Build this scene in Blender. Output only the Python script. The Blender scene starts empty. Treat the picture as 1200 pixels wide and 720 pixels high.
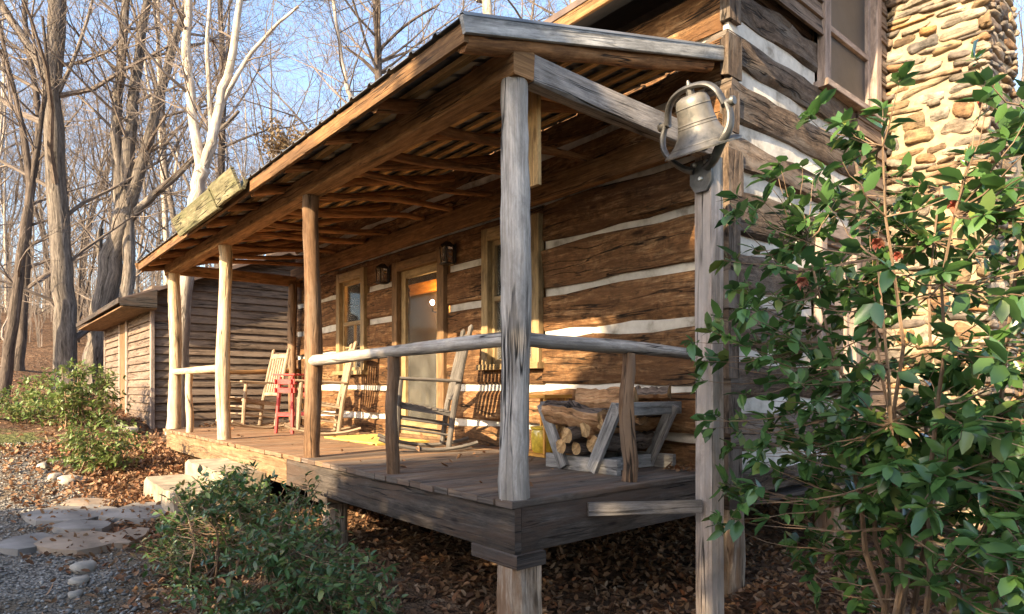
import bpy, math, random
import numpy as np
from mathutils import Vector, Matrix
R = math.radians
rng = random.Random(7)
C = bpy.context.scene.collection
sc = bpy.context.scene

# ------------------------------------------------------------------ camera frame (used to lay the plan out in metres)
CAM = Vector((2.57, -2.175, 0.574)); YAW = R(50); F = 755.0; HY = 455.0
cy, sy = math.cos(YAW), math.sin(YAW)
def at(px, w, z=None, py=None):
    r = (px - 600) / F * w
    X = CAM.x + cy * r - sy * w; Y = CAM.y + sy * r + cy * w
    if z is None: z = CAM.z + (HY - py) / F * w
    return Vector((X, Y, z))
def noise2(x, y):
    return (math.sin(x * 1.7 + 1.3 * math.sin(y * 1.1)) + math.sin(y * 2.3 + 0.7 * x) + math.sin((x + y) * 3.9 + 2.0) * .5) / 2.5
def g(x, y):
    """height of the ground"""
    z = -0.86 - 0.075 * max(-40.0, min(2.0, x))
    d = math.hypot(x - 2.57, y + 2.2)
    if d > 21: z += min((d-21)*0.105, 12.0)
    near = max(0, 1 - d / 40)
    return z + 0.02 * noise2(x * 1.3, y * 1.3) * (1 if d < 12 else 4)
def ground_at(px, py):
    lo, hi = 2.0, 60.0
    for _ in range(50):
        m = (lo + hi) / 2; p = at(px, m, py=py)
        if p.z > g(p.x, p.y): lo = m
        else: hi = m
    return at(px, lo, py=py)

# ------------------------------------------------------------------ mesh building
class MB:
    def __init__(s): s.v = []; s.f = []; s.uv = []; s.rn = []; s.mi = []; s.cur = 0
    def face(s, idx, uv, rn):
        s.f.append(tuple(idx)); s.uv.extend(uv); s.rn.append(rn); s.mi.append(s.cur)
    def beam(s, p0, p1, w, h, up=(0, 0, 1), n=1, jit=0.0, ch=None, rnd=None, wob=0.0):
        p0 = Vector(p0); p1 = Vector(p1); a = p1 - p0; L = a.length; a.normalize()
        side = a.cross(Vector(up))
        if side.length < 1e-4: side = a.cross(Vector((0, 1, 0)))
        side.normalize(); u = side.cross(a)
        c = min(w, h) * .08 if ch is None else ch
        sec = [(-w/2+c, -h/2), (w/2-c, -h/2), (w/2, -h/2+c), (w/2, h/2-c), (w/2-c, h/2), (-w/2+c, h/2), (-w/2, h/2-c), (-w/2, -h/2+c)]
        per = [0]
        for i in range(8):
            q, t = sec[i], sec[(i+1) % 8]; per.append(per[-1] + math.hypot(q[0]-t[0], q[1]-t[1]))
        rnd = rng.random() if rnd is None else rnd
        uo, vo = rng.random()*50, rng.random()*50
        b = len(s.v); off = [[0, 0] for _ in range(8)]; wb = [0, 0]
        for k in range(n+1):
            t = k / n; cpt = p0 + a * (L * t)
            if wob and k: wb = [wb[0]*.8 + rng.gauss(0, wob), wb[1]*.8 + rng.gauss(0, wob)]
            for i in range(8):
                if jit: off[i] = [off[i][0]*.6 + rng.gauss(0, jit), off[i][1]*.6 + rng.gauss(0, jit)]
                s.v.append(cpt + side*(sec[i][0] + off[i][0] + wb[0]) + u*(sec[i][1] + off[i][1] + wb[1]))
        for k in range(n):
            for i in range(8):
                j = (i+1) % 8; q = b + k*8; x0, x1 = uo + L*k/n, uo + L*(k+1)/n
                s.face((q+i, q+8+i, q+8+j, q+j), [(x0, vo+per[i]), (x1, vo+per[i]), (x1, vo+per[i+1]), (x0, vo+per[i+1])], rnd)
        s.face([b+i for i in range(8)], [(uo+sec[i][0]*.3, vo+sec[i][1]) for i in range(8)], rnd)
        s.face([b+n*8+i for i in reversed(range(8))], [(uo+sec[i][0]*.3, vo+sec[i][1]) for i in reversed(range(8))], rnd)
    def box(s, lo, hi, axis=None, **k):
        lo = Vector(lo); hi = Vector(hi); d = hi - lo; c = (lo + hi)/2
        ax = max(range(3), key=lambda i: d[i]) if axis is None else axis
        e = Vector((0, 0, 0)); e[ax] = d[ax]/2
        if ax == 2: s.beam(c-e, c+e, d.x, d.y, up=(0, 1, 0), **k)
        elif ax == 0: s.beam(c-e, c+e, d.y, d.z, **k)
        else: s.beam(c-e, c+e, d.x, d.z, **k)
    def tube(s, pts, rads, ns=8, jit=0.0, rnd=None, cap=True, flat=1.0, refn=None):
        pts = [Vector(p) for p in pts]; n = len(pts)
        if isinstance(rads, (int, float)): rads = [rads]*n
        rnd = rng.random() if rnd is None else rnd
        uo, vo = rng.random()*50, rng.random()*50
        t0 = (pts[1]-pts[0]).normalized()
        nrm = Vector(refn) if refn else t0.orthogonal()
        b = len(s.v); L = 0; us = []
        for k in range(n):
            if k == 0: t = t0
            elif k == n-1: t = (pts[k]-pts[k-1]).normalized()
            else: t = (pts[k+1]-pts[k-1]).normalized()
            nrm = (nrm - t*nrm.dot(t))
            if nrm.length < 1e-5: nrm = t.orthogonal()
            nrm.normalize(); bi = t.cross(nrm)
            if k: L += (pts[k]-pts[k-1]).length
            us.append(uo+L)
            for i in range(ns):
                a = 2*math.pi*i/ns; r = rads[k]*(1+(rng.gauss(0, jit) if jit else 0))
                s.v.append(pts[k] + nrm*(math.cos(a)*r) + bi*(math.sin(a)*r*flat))
        c = 2*math.pi*rads[0]
        for k in range(n-1):
            for i in range(ns):
                j = (i+1) % ns; q = b+k*ns
                v0, v1 = vo+c*i/ns, vo+c*(i+1)/ns
                s.face((q+i, q+j, q+ns+j, q+ns+i), [(us[k], v0), (us[k], v1), (us[k+1], v1), (us[k+1], v0)], rnd)
        if cap:
            def cu(i, r): return (uo+math.cos(6.283*i/ns)*r*.4, vo+math.sin(6.283*i/ns)*r)
            s.face([b+i for i in reversed(range(ns))], [cu(i, rads[0]) for i in reversed(range(ns))], rnd)
            s.face([b+(n-1)*ns+i for i in range(ns)], [cu(i, rads[-1]) for i in range(ns)], rnd)
    def pole(s, p0, p1, r0, r1=None, ns=10, n=7, jit=.05, wob=.01, rnd=None):
        p0 = Vector(p0); p1 = Vector(p1); r1 = r0 if r1 is None else r1
        a = (p1-p0).normalized(); e = a.orthogonal(); f = a.cross(e)
        ph = [rng.random()*6.28 for _ in range(4)]
        pts, rr = [], []
        for k in range(n+1):
            t = k/n
            o = e*(math.sin(t*5+ph[0])*wob) + f*(math.sin(t*4+ph[1])*wob)
            if k in (0, n): o *= .3
            pts.append(p0.lerp(p1, t)+o); rr.append((r0+(r1-r0)*t)*(1+.06*math.sin(t*9+ph[2])))
        s.tube(pts, rr, ns, jit, rnd)
    def lathe(s, c, prof, ns=24, axis='Z', rnd=None):
        c = Vector(c); b = len(s.v); rnd = rng.random() if rnd is None else rnd
        for (r, z) in prof:
            for i in range(ns):
                a = 2*math.pi*i/ns; s.v.append(c + Vector((math.cos(a)*r, math.sin(a)*r, z)))
        for k in range(len(prof)-1):
            for i in range(ns):
                j = (i+1) % ns; q = b+k*ns
                s.face((q+i, q+j, q+ns+j, q+ns+i), [(k*.05, i/ns), (k*.05, (i+1)/ns), (k*.05+.05, (i+1)/ns), (k*.05+.05, i/ns)], rnd)
    def prism(s, poly, d, rnd=None):
        """poly: list of 3-D points, extruded by vector d"""
        d = Vector(d); rnd = rng.random() if rnd is None else rnd; b = len(s.v); n = len(poly)
        poly = [Vector(p) for p in poly]; uo, vo = rng.random()*50, rng.random()*50
        e1 = (poly[1]-poly[0]).normalized(); nn = d.normalized(); e2 = nn.cross(e1)
        uvp = [(uo+(p-poly[0]).dot(e1), vo+(p-poly[0]).dot(e2)) for p in poly]
        s.v += poly; s.v += [p+d for p in poly]
        s.face(list(reversed(range(b, b+n))), list(reversed(uvp)), rnd); s.face(list(range(b+n, b+2*n)), uvp, rnd)
        for i in range(n):
            j = (i+1) % n; l = (poly[j]-poly[i]).length
            s.face((b+i, b+j, b+n+j, b+n+i), [(uo, vo), (uo+l, vo), (uo+l, vo+d.length), (uo, vo+d.length)], rnd)
    def blob(s, c, rx, ry, rz, rot=None, ns=10, nr=6, p=.6, jit=.06, rnd=None):
        c = Vector(c); b = len(s.v); rnd = rng.random() if rnd is None else rnd
        rot = rot or Matrix.Identity(3)
        sg = lambda x: math.copysign(abs(x)**p, x)
        ph = [rng.random()*6.28 for _ in range(3)]
        rings = []
        for k in range(nr+1):
            la = -math.pi/2+math.pi*k/nr
            ring = []
            for i in range(ns):
                lo = 2*math.pi*i/ns
                q = Vector((sg(math.cos(la))*sg(math.cos(lo))*rx, sg(math.cos(la))*sg(math.sin(lo))*ry, sg(math.sin(la))*rz))
                q *= 1+jit*1.4*math.sin(lo*2+ph[0]+la)+jit*math.sin(lo*3+ph[1]-2*la)+rng.gauss(0, jit*.35)
                if k in (0, nr):
                    if i == 0: ring.append(len(s.v)); s.v.append(c+rot@q)
                    else: ring.append(ring[0])
                else: ring.append(len(s.v)); s.v.append(c+rot@q)
            rings.append(ring)
        for k in range(nr):
            for i in range(ns):
                j = (i+1) % ns; q = [rings[k][i], rings[k][j], rings[k+1][j], rings[k+1][i]]
                qq = []
                for x in q:
                    if x not in qq: qq.append(x)
                s.face(qq, [(0, 0)]*len(qq), rnd)
    def build(s, name, mats, parent=None, smooth=True, ang=38, loc=None):
        me = bpy.data.meshes.new(name); me.from_pydata([tuple(v) for v in s.v], [], s.f)
        uvl = me.uv_layers.new(name='UVMap'); uvl.data.foreach_set('uv', np.array(s.uv, dtype=np.float32).ravel())
        at_ = me.attributes.new('rnd', 'FLOAT', 'FACE'); at_.data.foreach_set('value', np.array(s.rn, dtype=np.float32))
        if not isinstance(mats, (list, tuple)): mats = [mats]
        for m in mats: me.materials.append(m)
        if len(mats) > 1: me.polygons.foreach_set('material_index', np.array(s.mi, dtype=np.int32))
        if smooth: me.shade_smooth(); me.set_sharp_from_angle(angle=R(ang))
        me.update()
        o = bpy.data.objects.new(name, me); C.objects.link(o)
        if parent: o.parent = parent
        if loc: o.location = loc
        return o
def np_mesh(name, V, faces, mat, parent=None, rnd=None, smooth=True):
    """V (N,3) array, faces: list of (n,k) int arrays, rnd: list of matching per-face arrays"""
    me = bpy.data.meshes.new(name); nf = sum(len(f) for f in faces); nl = sum(f.size for f in faces)
    me.vertices.add(len(V)); me.vertices.foreach_set('co', V.astype(np.float32).ravel())
    me.loops.add(nl); me.loops.foreach_set('vertex_index', np.concatenate([f.ravel() for f in faces]).astype(np.int32))
    tot = np.concatenate([np.full(len(f), f.shape[1]) for f in faces]).astype(np.int32)
    me.polygons.add(nf); me.polygons.foreach_set('loop_start', np.concatenate([[0], np.cumsum(tot)[:-1]]).astype(np.int32))
    me.polygons.foreach_set('loop_total', tot)
    me.update(calc_edges=True); me.validate()
    if rnd is not None:
        a = me.attributes.new('rnd', 'FLOAT', 'FACE'); a.data.foreach_set('value', np.concatenate(rnd).astype(np.float32))
    me.materials.append(mat)
    if smooth: me.shade_smooth()
    o = bpy.data.objects.new(name, me); C.objects.link(o)
    if parent: o.parent = parent
    return o
def empty(name, loc=(0, 0, 0), rz=0):
    o = bpy.data.objects.new(name, None); C.objects.link(o); o.location = loc; o.rotation_euler = (0, 0, rz); o.empty_display_size = .1
    return o
def tag(o, label, cat, group=None):
    o['label'] = label; o['category'] = cat
    if group: o['group'] = group
    return o
def thing(name, label, cat, loc=(0, 0, 0), rz=0, group=None):
    return tag(empty(name, loc, rz), label, cat, group)
def kind(o, k): o['kind'] = k; return o
def beam_part(name, mat, parent, *a, **k):
    m = MB(); m.beam(*a, **k); return m.build(name, mat, parent)
def box_part(name, mat, parent, lo, hi, **k):
    m = MB(); m.box(lo, hi, **k); return m.build(name, mat, parent)
def pole_part(name, mat, parent, *a, **k):
    m = MB(); m.pole(*a, **k); return m.build(name, mat, parent)

# ------------------------------------------------------------------ materials
def newmat(name):
    m = bpy.data.materials.new(name); m.use_nodes = True; nt = m.node_tree
    b = nt.nodes['Principled BSDF']; return m, nt, b
def N(nt, t, **k):
    n = nt.nodes.new(t)
    for a, v in k.items():
        if a in n.inputs: n.inputs[a].default_value = v
        else: setattr(n, a, v)
    return n
def ramp(nt, fac, stops):
    r = nt.nodes.new('ShaderNodeValToRGB'); e = r.color_ramp.elements
    while len(e) < len(stops): e.new(.5)
    for el, (p, c) in zip(e, stops): el.position = p; el.color = (*c, 1) if len(c) == 3 else c
    nt.links.new(fac, r.inputs[0]); return r.outputs[0]
def mix(nt, fac, a, b, mode='MIX'):
    m = nt.nodes.new('ShaderNodeMix'); m.data_type = 'RGBA'; m.blend_type = mode
    if isinstance(fac, (int, float)): m.inputs[0].default_value = fac
    else: nt.links.new(fac, m.inputs[0])
    for i, x in ((6, a), (7, b)):
        if isinstance(x, tuple): m.inputs[i].default_value = (*x, 1)
        else: nt.links.new(x, m.inputs[i])
    return m.outputs[2]
def math_(nt, op, a, b=None):
    m = nt.nodes.new('ShaderNodeMath'); m.operation = op
    for i, x in enumerate((a, b)):
        if x is None: continue
        if isinstance(x, (int, float)): m.inputs[i].default_value = x
        else: nt.links.new(x, m.inputs[i])
    return m.outputs[0]
def noise(nt, vec, scale, detail=4, rough=.55, dist=0):
    n = N(nt, 'ShaderNodeTexNoise', Scale=scale, Detail=detail, Roughness=rough, Distortion=dist)
    if vec is not None: nt.links.new(vec, n.inputs['Vector'])
    return n.outputs['Fac']
def mapping(nt, vec, scale):
    m = nt.nodes.new('ShaderNodeMapping'); m.inputs['Scale'].default_value = scale; nt.links.new(vec, m.inputs['Vector']); return m.outputs[0]
def bump(nt, h, strength, dist=.01, prev=None):
    b = N(nt, 'ShaderNodeBump', Strength=strength, Distance=dist); nt.links.new(h, b.inputs['Height'])
    if prev is not None: nt.links.new(prev, b.inputs['Normal'])
    return b.outputs[0]
def rndattr(nt):
    a = nt.nodes.new('ShaderNodeAttribute'); a.attribute_name = 'rnd'; return a.outputs['Fac']

def wood(name, dark, mid, light, su=1.6, sv=38, rough=.82, bs=.5, stain=None, crack=.75, spread=.5, dark_crack=(.010, .008, .006), rough2=False):
    m, nt, b = newmat(name)
    uv = nt.nodes.new('ShaderNodeTexCoord').outputs['UV']
    a = noise(nt, mapping(nt, uv, (su, sv, 1)), 1, 8, .68, .35)
    f = noise(nt, mapping(nt, uv, (su*6, sv*4, 1)), 1, 5, .7)
    mixf = math_(nt, 'ADD', math_(nt, 'MULTIPLY', a, .6), math_(nt, 'MULTIPLY', f, .4))
    col = ramp(nt, mixf, [(.34, dark), (.5, mid), (.66, light)])
    # mottling that does not follow the grain: adze marks on hewn logs, dirt and bleaching elsewhere
    hw = noise(nt, mapping(nt, uv, (9, 12, 1) if rough2 else (5, 14, 1)), 1, 8, .74, .5)
    k = .85 if rough2 else .55
    col = mix(nt, k, col, ramp(nt, hw, [(.34, (.32, .30, .29)), (.5, (.97, .97, .97)), (.66, (1.55, 1.5, 1.45))]), 'MULTIPLY')
    h = math_(nt, 'ADD', mixf, math_(nt, 'MULTIPLY', hw, 1.2 if rough2 else .5))
    blot = noise(nt, mapping(nt, uv, (1.1, 5, 1)), 1, 6, .68)
    if stain: col = mix(nt, math_(nt, 'MULTIPLY', ramp(nt, blot, [(.46, (0, 0, 0)), (.58, (1, 1, 1))]), .75), col, stain)
    big = noise(nt, mapping(nt, uv, (2.2, 7, 1)), 1, 4, .6)
    val = math_(nt, 'ADD', math_(nt, 'MULTIPLY', rndattr(nt), spread), math_(nt, 'MULTIPLY', big, 1.0))
    val = math_(nt, 'ADD', val, .46-spread*.5)
    hs = N(nt, 'ShaderNodeHueSaturation'); nt.links.new(col, hs.inputs['Color']); nt.links.new(val, hs.inputs['Value']); col = hs.outputs[0]
    # sharp drying checks: thin ridges of a stretched noise, only in places
    ck = noise(nt, mapping(nt, uv, (su*.55, sv*.55, 1)), 1, 3, .55, .2)
    rid = math_(nt, 'ABSOLUTE', math_(nt, 'SUBTRACT', ck, .5))
    msk = ramp(nt, noise(nt, mapping(nt, uv, (1.2, 6, 1)), 1, 3, .6), [(.44, (0, 0, 0)), (.56, (1, 1, 1))])
    ckm = math_(nt, 'MULTIPLY', ramp(nt, rid, [(.006, (1, 1, 1)), (.017, (0, 0, 0))]), msk)
    col = mix(nt, math_(nt, 'MULTIPLY', ckm, min(1, crack*1.2)), col, dark_crack)
    vor = N(nt, 'ShaderNodeTexVoronoi', Scale=1.0); nt.links.new(mapping(nt, uv, (2.0, 7, 1)), vor.inputs['Vector'])
    kn = ramp(nt, vor.outputs['Distance'], [(.06, (1, 1, 1)), (.12, (0, 0, 0))])
    col = mix(nt, math_(nt, 'MULTIPLY', kn, .75), col, tuple(c*.6 for c in dark))
    nt.links.new(col, b.inputs['Base Color'])
    b.inputs['Roughness'].default_value = rough; b.inputs['Specular IOR Level'].default_value = .25
    h = math_(nt, 'SUBTRACT', h, math_(nt, 'MULTIPLY', ckm, 1.2))
    nt.links.new(bump(nt, h, min(1, bs*1.3), .014), b.inputs['Normal'])
    return m
def plain(name, col, rough=.6, metal=0, var=.25, scale=8, bs=.15, spec=.5):
    m, nt, b = newmat(name)
    o = nt.nodes.new('ShaderNodeTexCoord').outputs['Object']
    n = noise(nt, o, scale, 5, .6)
    lo = tuple(c*(1-var) for c in col); hi = tuple(min(1, c*(1+var)) for c in col)
    nt.links.new(ramp(nt, n, [(.3, lo), (.7, hi)]), b.inputs['Base Color'])
    b.inputs['Roughness'].default_value = rough; b.inputs['Metallic'].default_value = metal; b.inputs['Specular IOR Level'].default_value = spec
    nt.links.new(bump(nt, noise(nt, o, scale*5, 4), bs, .005), b.inputs['Normal'])
    return m
def leafmat(name, cols, rough=.35, trans=.3, spec=.5):
    m, nt, b = newmat(name)
    col = ramp(nt, rndattr(nt), [(i/(len(cols)-1), c) for i, c in enumerate(cols)])
    nt.links.new(col, b.inputs['Base Color']); b.inputs['Roughness'].default_value = rough; b.inputs['Specular IOR Level'].default_value = spec
    t = nt.nodes.new('ShaderNodeBsdfTranslucent'); nt.links.new(col, t.inputs['Color'])
    ms = nt.nodes.new('ShaderNodeMixShader'); ms.inputs[0].default_value = trans
    nt.links.new(b.outputs[0], ms.inputs[1]); nt.links.new(t.outputs[0], ms.inputs[2])
    nt.links.new(ms.outputs[0], nt.nodes['Material Output'].inputs['Surface'])
    return m

M = {}
M['log'] = wood('log_wood', (.045, .019, .007), (.18, .09, .037), (.44, .275, .145), su=1.6, sv=17, bs=1.0, stain=(.12, .055, .022), spread=.45, rough2=True)
M['log_grey'] = wood('grey_log_wood', (.03, .02, .014), (.105, .072, .05), (.22, .165, .12), su=1.6, sv=17, bs=1.1, stain=(.18, .15, .125), spread=.5, rough2=True)
M['beam'] = wood('beam_wood', (.10, .047, .019), (.27, .14, .056), (.43, .245, .115), su=1.0, sv=24, crack=.6, spread=.35)
M['beam_grey'] = wood('grey_beam_wood', (.10, .085, .075), (.21, .185, .165), (.34, .31, .285), su=1.0, sv=26, crack=.7, spread=.3)
M['pole'] = wood('pole_wood', (.11, .045, .018), (.29, .135, .052), (.45, .24, .11), su=1.5, sv=22, spread=.5)
M['lath'] = wood('lath_wood', (.28, .15, .055), (.50, .30, .12), (.64, .42, .19), su=1.0, sv=24, crack=.3, spread=.4)
M['post_grey'] = wood('silvered_post_wood', (.15, .125, .105), (.38, .34, .30), (.58, .53, .475), su=.9, sv=22, stain=(.25, .215, .18), crack=.8, spread=.25)
M['post_brown'] = wood('brown_post_wood', (.055, .028, .014), (.165, .09, .046), (.31, .19, .11), su=1.1, sv=20, stain=(.22, .15, .10), spread=.2)
M['post_pale'] = wood('pale_post_wood', (.24, .15, .08), (.50, .36, .22), (.66, .52, .36), su=1.0, sv=18, stain=(.55, .44, .31), crack=.6, spread=.2)
M['bell_post'] = wood('bell_post_wood', (.20, .15, .12), (.42, .34, .29), (.58, .50, .44), su=.8, sv=24, stain=(.33, .30, .28), spread=.2)
M['found'] = wood('foundation_wood', (.12, .08, .05), (.33, .25, .18), (.52, .44, .36), su=1.3, sv=16, stain=(.22, .11, .05), spread=.2)
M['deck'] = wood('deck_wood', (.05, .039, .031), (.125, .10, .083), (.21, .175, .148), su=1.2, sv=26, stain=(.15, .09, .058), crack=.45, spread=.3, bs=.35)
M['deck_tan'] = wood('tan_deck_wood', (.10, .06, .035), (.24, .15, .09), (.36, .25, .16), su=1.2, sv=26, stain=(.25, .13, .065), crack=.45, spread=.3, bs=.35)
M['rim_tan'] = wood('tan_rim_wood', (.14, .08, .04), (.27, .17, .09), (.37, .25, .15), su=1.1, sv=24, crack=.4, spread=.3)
M['rim'] = wood('rim_board_wood', (.022, .018, .015), (.065, .053, .045), (.13, .108, .093), su=1.1, sv=24, stain=(.08, .05, .034), spread=.3)
M['gutter'] = wood('mossy_trough_wood', (.08, .07, .035), (.20, .175, .10), (.33, .295, .19), su=1.0, sv=20, stain=(.12, .12, .055), crack=.7, spread=.2)
M['trim'] = wood('trim_paint', (.17, .115, .05), (.28, .195, .095), (.38, .28, .15), su=1, sv=20, crack=.15, spread=.15, bs=.15, rough=.6)
M['trim_brown'] = wood('brown_trim', (.09, .05, .024), (.17, .10, .05), (.25, .155, .085), su=1, sv=20, crack=.2, spread=.2, bs=.2)
M['trim_grey'] = wood('window_frame_paint', (.16, .12, .10), (.28, .215, .18), (.38, .31, .27), su=1, sv=20, crack=.15, spread=.2, bs=.15)
M['siding'] = wood('siding_wood', (.075, .05, .036), (.17, .12, .088), (.27, .20, .155), su=1.0, sv=24, stain=(.19, .145, .115), spread=.3)
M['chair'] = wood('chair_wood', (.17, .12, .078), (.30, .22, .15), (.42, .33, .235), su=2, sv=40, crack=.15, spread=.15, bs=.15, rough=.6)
M['chair_shaded'] = wood('shaded_grey_chair_wood', (.06, .052, .047), (.125, .11, .098), (.21, .188, .168), su=2, sv=40, crack=.3, spread=.15, bs=.2)  # grey wood darkened further: the shade on the near chair is in this colour
M['rack'] = wood('grey_rack_wood', (.13, .12, .112), (.26, .245, .23), (.40, .38, .36), su=1.5, sv=30, crack=.4, spread=.3)
M['split'] = wood('split_log_wood', (.16, .075, .03), (.37, .20, .095), (.54, .35, .20), su=3, sv=30, crack=.3, spread=.4)
M['bark'] = wood('bark', (.05, .035, .027), (.13, .095, .075), (.24, .19, .155), su=3, sv=14, crack=.8, bs=1.2, spread=.4)
M['endgrain'] = wood('end_grain', (.22, .12, .05), (.42, .26, .12), (.55, .38, .2), su=8, sv=20, crack=.2)
M['tree_bark'] = wood('tree_bark', (.05, .04, .034), (.145, .12, .10), (.31, .265, .23), su=1.2, sv=14, crack=.7, bs=1.0, spread=.4)
M['tree_dark'] = wood('dark_tree_bark', (.03, .022, .018), (.08, .06, .048), (.17, .135, .11), su=1.2, sv=14, crack=.7, bs=1.0, spread=.4)
M['tree_pale'] = wood('pale_tree_bark', (.17, .13, .10), (.44, .385, .32), (.62, .56, .49), su=1.6, sv=8, crack=.35, bs=.4, stain=(.27, .21, .165), spread=.3)
M['twig'] = wood('twig_bark', (.06, .048, .04), (.15, .118, .098), (.30, .25, .215), su=1.2, sv=14, crack=.2, spread=.6)
M['stem'] = wood('shrub_stem_bark', (.10, .06, .035), (.23, .15, .095), (.36, .27, .19), su=2, sv=20, crack=.2)
M['red'] = wood('red_paint', (.35, .04, .035), (.55, .075, .07), (.66, .13, .12), su=1, sv=20, crack=.1, spread=.1, bs=.1, rough=.5)
M['orange'] = wood('orange_wood', (.42, .18, .03), (.62, .30, .06), (.72, .40, .11), su=1, sv=20, crack=.1, spread=.1, bs=.1, rough=.5)
M['metal_roof'] = plain('roof_metal', (.17, .175, .18), .5, .5, .35, 3, .1)
M['fascia'] = wood('weathered_fascia', (.10, .097, .092), (.29, .28, .265), (.48, .465, .44), su=1.2, sv=20, crack=.3, spread=.1, bs=.2)
M['shingle'] = plain('brown_roofing', (.11, .075, .06), .8, 0, .3, 6, .2)
M['soffit'] = plain('dark_soffit', (.05, .045, .042), .85, 0, .3, 6, .2)
M['iron'] = plain('dark_iron', (.10, .095, .09), .5, .6, .5, 14, .3)
M['lantern_metal'] = plain('lantern_metal', (.035, .028, .022), .5, .6, .3, 20, .2)
M['bronze'] = None
M['bolt'] = plain('bolt_metal', (.55, .52, .48), .35, .8, .2, 20, .1)
M['concrete'] = plain('step_stone', (.31, .245, .17), .9, 0, .5, 5, .5)
M['flag'] = plain('flagstone', (.19, .17, .15), .9, 0, .6, 2.5, .5)
M['flag_tan'] = plain('tan_flagstone', (.25, .185, .13), .9, 0, .55, 2.5, .5)
M['rock'] = plain('pale_rock', (.32, .28, .23), .9, 0, .4, 6, .6)
M['mat'] = plain('straw_mat', (.62, .42, .10), .95, 0, .3, 40, .8)
M['interior'] = plain('interior_wood', (.22, .15, .07), .8, 0, .3, 4, .2)
M['inner_dark'] = plain('dark_panelling', (.075, .055, .03), .8, 0, .3, 4, .2)
M['eave'] = wood('eave_board_wood', (.06, .028, .011), (.165, .085, .034), (.29, .165, .07), su=1.0, sv=24, stain=(.11, .06, .03), crack=.6, spread=.3)
M['screen'] = plain('dark_screen', (.045, .045, .047), .4, 0, .2, 6, .1)
def bronze():
    m, nt, b = newmat('weathered_bronze')
    o = nt.nodes.new('ShaderNodeTexCoord').outputs['Object']
    n1 = noise(nt, o, 7, 5, .65); n2 = noise(nt, o, 26, 4, .6)
    c = ramp(nt, n1, [(.34, (.05, .052, .055)), (.46, (.15, .14, .125)), (.6, (.22, .20, .175)), (.75, (.11, .107, .104))])
    c = mix(nt, ramp(nt, n2, [(.5, (0, 0, 0)), (.7, (.45, .45, .45))]), c, (.14, .12, .10))
    nt.links.new(c, b.inputs['Base Color']); b.inputs['Metallic'].default_value = .45; b.inputs['Roughness'].default_value = .48
    nt.links.new(bump(nt, n2, .2, .004), b.inputs['Normal']); return m
M['bronze'] = bronze()
def chinkmat():
    m, nt, b = newmat('chinking_mortar')
    o = nt.nodes.new('ShaderNodeTexCoord').outputs['Object']
    n = noise(nt, o, 5, 6, .65); n2 = noise(nt, o, 30, 4)
    nt.links.new(ramp(nt, n, [(.3, (.25, .215, .17)), (.47, (.53, .485, .42)), (.7, (.69, .645, .57))]), b.inputs['Base Color'])
    b.inputs['Roughness'].default_value = .9
    nt.links.new(bump(nt, n2, .35, .01), b.inputs['Normal']); return m
M['chink'] = chinkmat()
def stonemat():
    m, nt, b = newmat('chimney_stone')
    o = nt.nodes.new('ShaderNodeTexCoord').outputs['Object']
    r = rndattr(nt)
    c = ramp(nt, r, [(0, (.10, .085, .075)), (.18, (.27, .225, .175)), (.34, (.33, .235, .13)), (.48, (.17, .11, .065)), (.6, (.38, .33, .27)), (.74, (.33, .17, .06)), (.86, (.15, .135, .125)), (1, (.42, .36, .28))])
    n = noise(nt, o, 9, 6, .65)
    c = mix(nt, .75, c, ramp(nt, n, [(.36, (.3, .28, .26)), (.5, (.95, .93, .9)), (.66, (1.5, 1.45, 1.35))]), 'MULTIPLY')
    st = noise(nt, mapping(nt, o, (3, 3, 40)), 1, 4, .6)
    c = mix(nt, .5, c, ramp(nt, st, [(.35, (.55, .5, .45)), (.6, (1.1, 1.1, 1.1))]), 'MULTIPLY')
    nt.links.new(c, b.inputs['Base Color']); b.inputs['Roughness'].default_value = .85
    nt.links.new(bump(nt, math_(nt, 'ADD', noise(nt, o, 22, 8, .75), st), 1.0, .022), b.inputs['Normal']); return m
M['stone'] = stonemat()
M['mortar'] = plain('chimney_mortar', (.31, .24, .155), .95, 0, .3, 12, .6)
def glassmat(name, tint=(.8, .8, .78), dust=.10, blend=.25):
    m, nt, b = newmat(name); nt.nodes.remove(b)
    tr = nt.nodes.new('ShaderNodeBsdfTransparent'); tr.inputs[0].default_value = (*tint, 1)
    gl = nt.nodes.new('ShaderNodeBsdfGlossy'); gl.inputs['Roughness'].default_value = .03
    df = nt.nodes.new('ShaderNodeBsdfDiffuse'); df.inputs['Color'].default_value = (.8, .77, .7, 1)
    fr = nt.nodes.new('ShaderNodeLayerWeight'); fr.inputs['Blend'].default_value = blend
    o = nt.nodes.new('ShaderNodeTexCoord').outputs['Object']
    du = math_(nt, 'MULTIPLY', ramp(nt, noise(nt, o, 4, 5, .6), [(.3, (.5, .5, .5)), (.7, (1.3, 1.3, 1.3))]), dust)
    m1 = nt.nodes.new('ShaderNodeMixShader'); nt.links.new(du, m1.inputs[0]); nt.links.new(tr.outputs[0], m1.inputs[1]); nt.links.new(df.outputs[0], m1.inputs[2])
    m2 = nt.nodes.new('ShaderNodeMixShader'); nt.links.new(fr.outputs['Fresnel'], m2.inputs[0]); nt.links.new(m1.outputs[0], m2.inputs[1]); nt.links.new(gl.outputs[0], m2.inputs[2])
    nt.links.new(m2.outputs[0], nt.nodes['Material Output'].inputs['Surface']); return m
M['glass'] = glassmat('window_glass', dust=.09)
M['door_glass'] = glassmat('dusty_door_glass', dust=.055, blend=.08)
M['amber'] = plain('amber_glaze', (.60, .42, .05), .12, 0, .45, 14, .05, .8)
def emit(name, col, s):
    m, nt, b = newmat(name); b.inputs['Emission Color'].default_value = (*col, 1); b.inputs['Emission Strength'].default_value = s; return m
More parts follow.
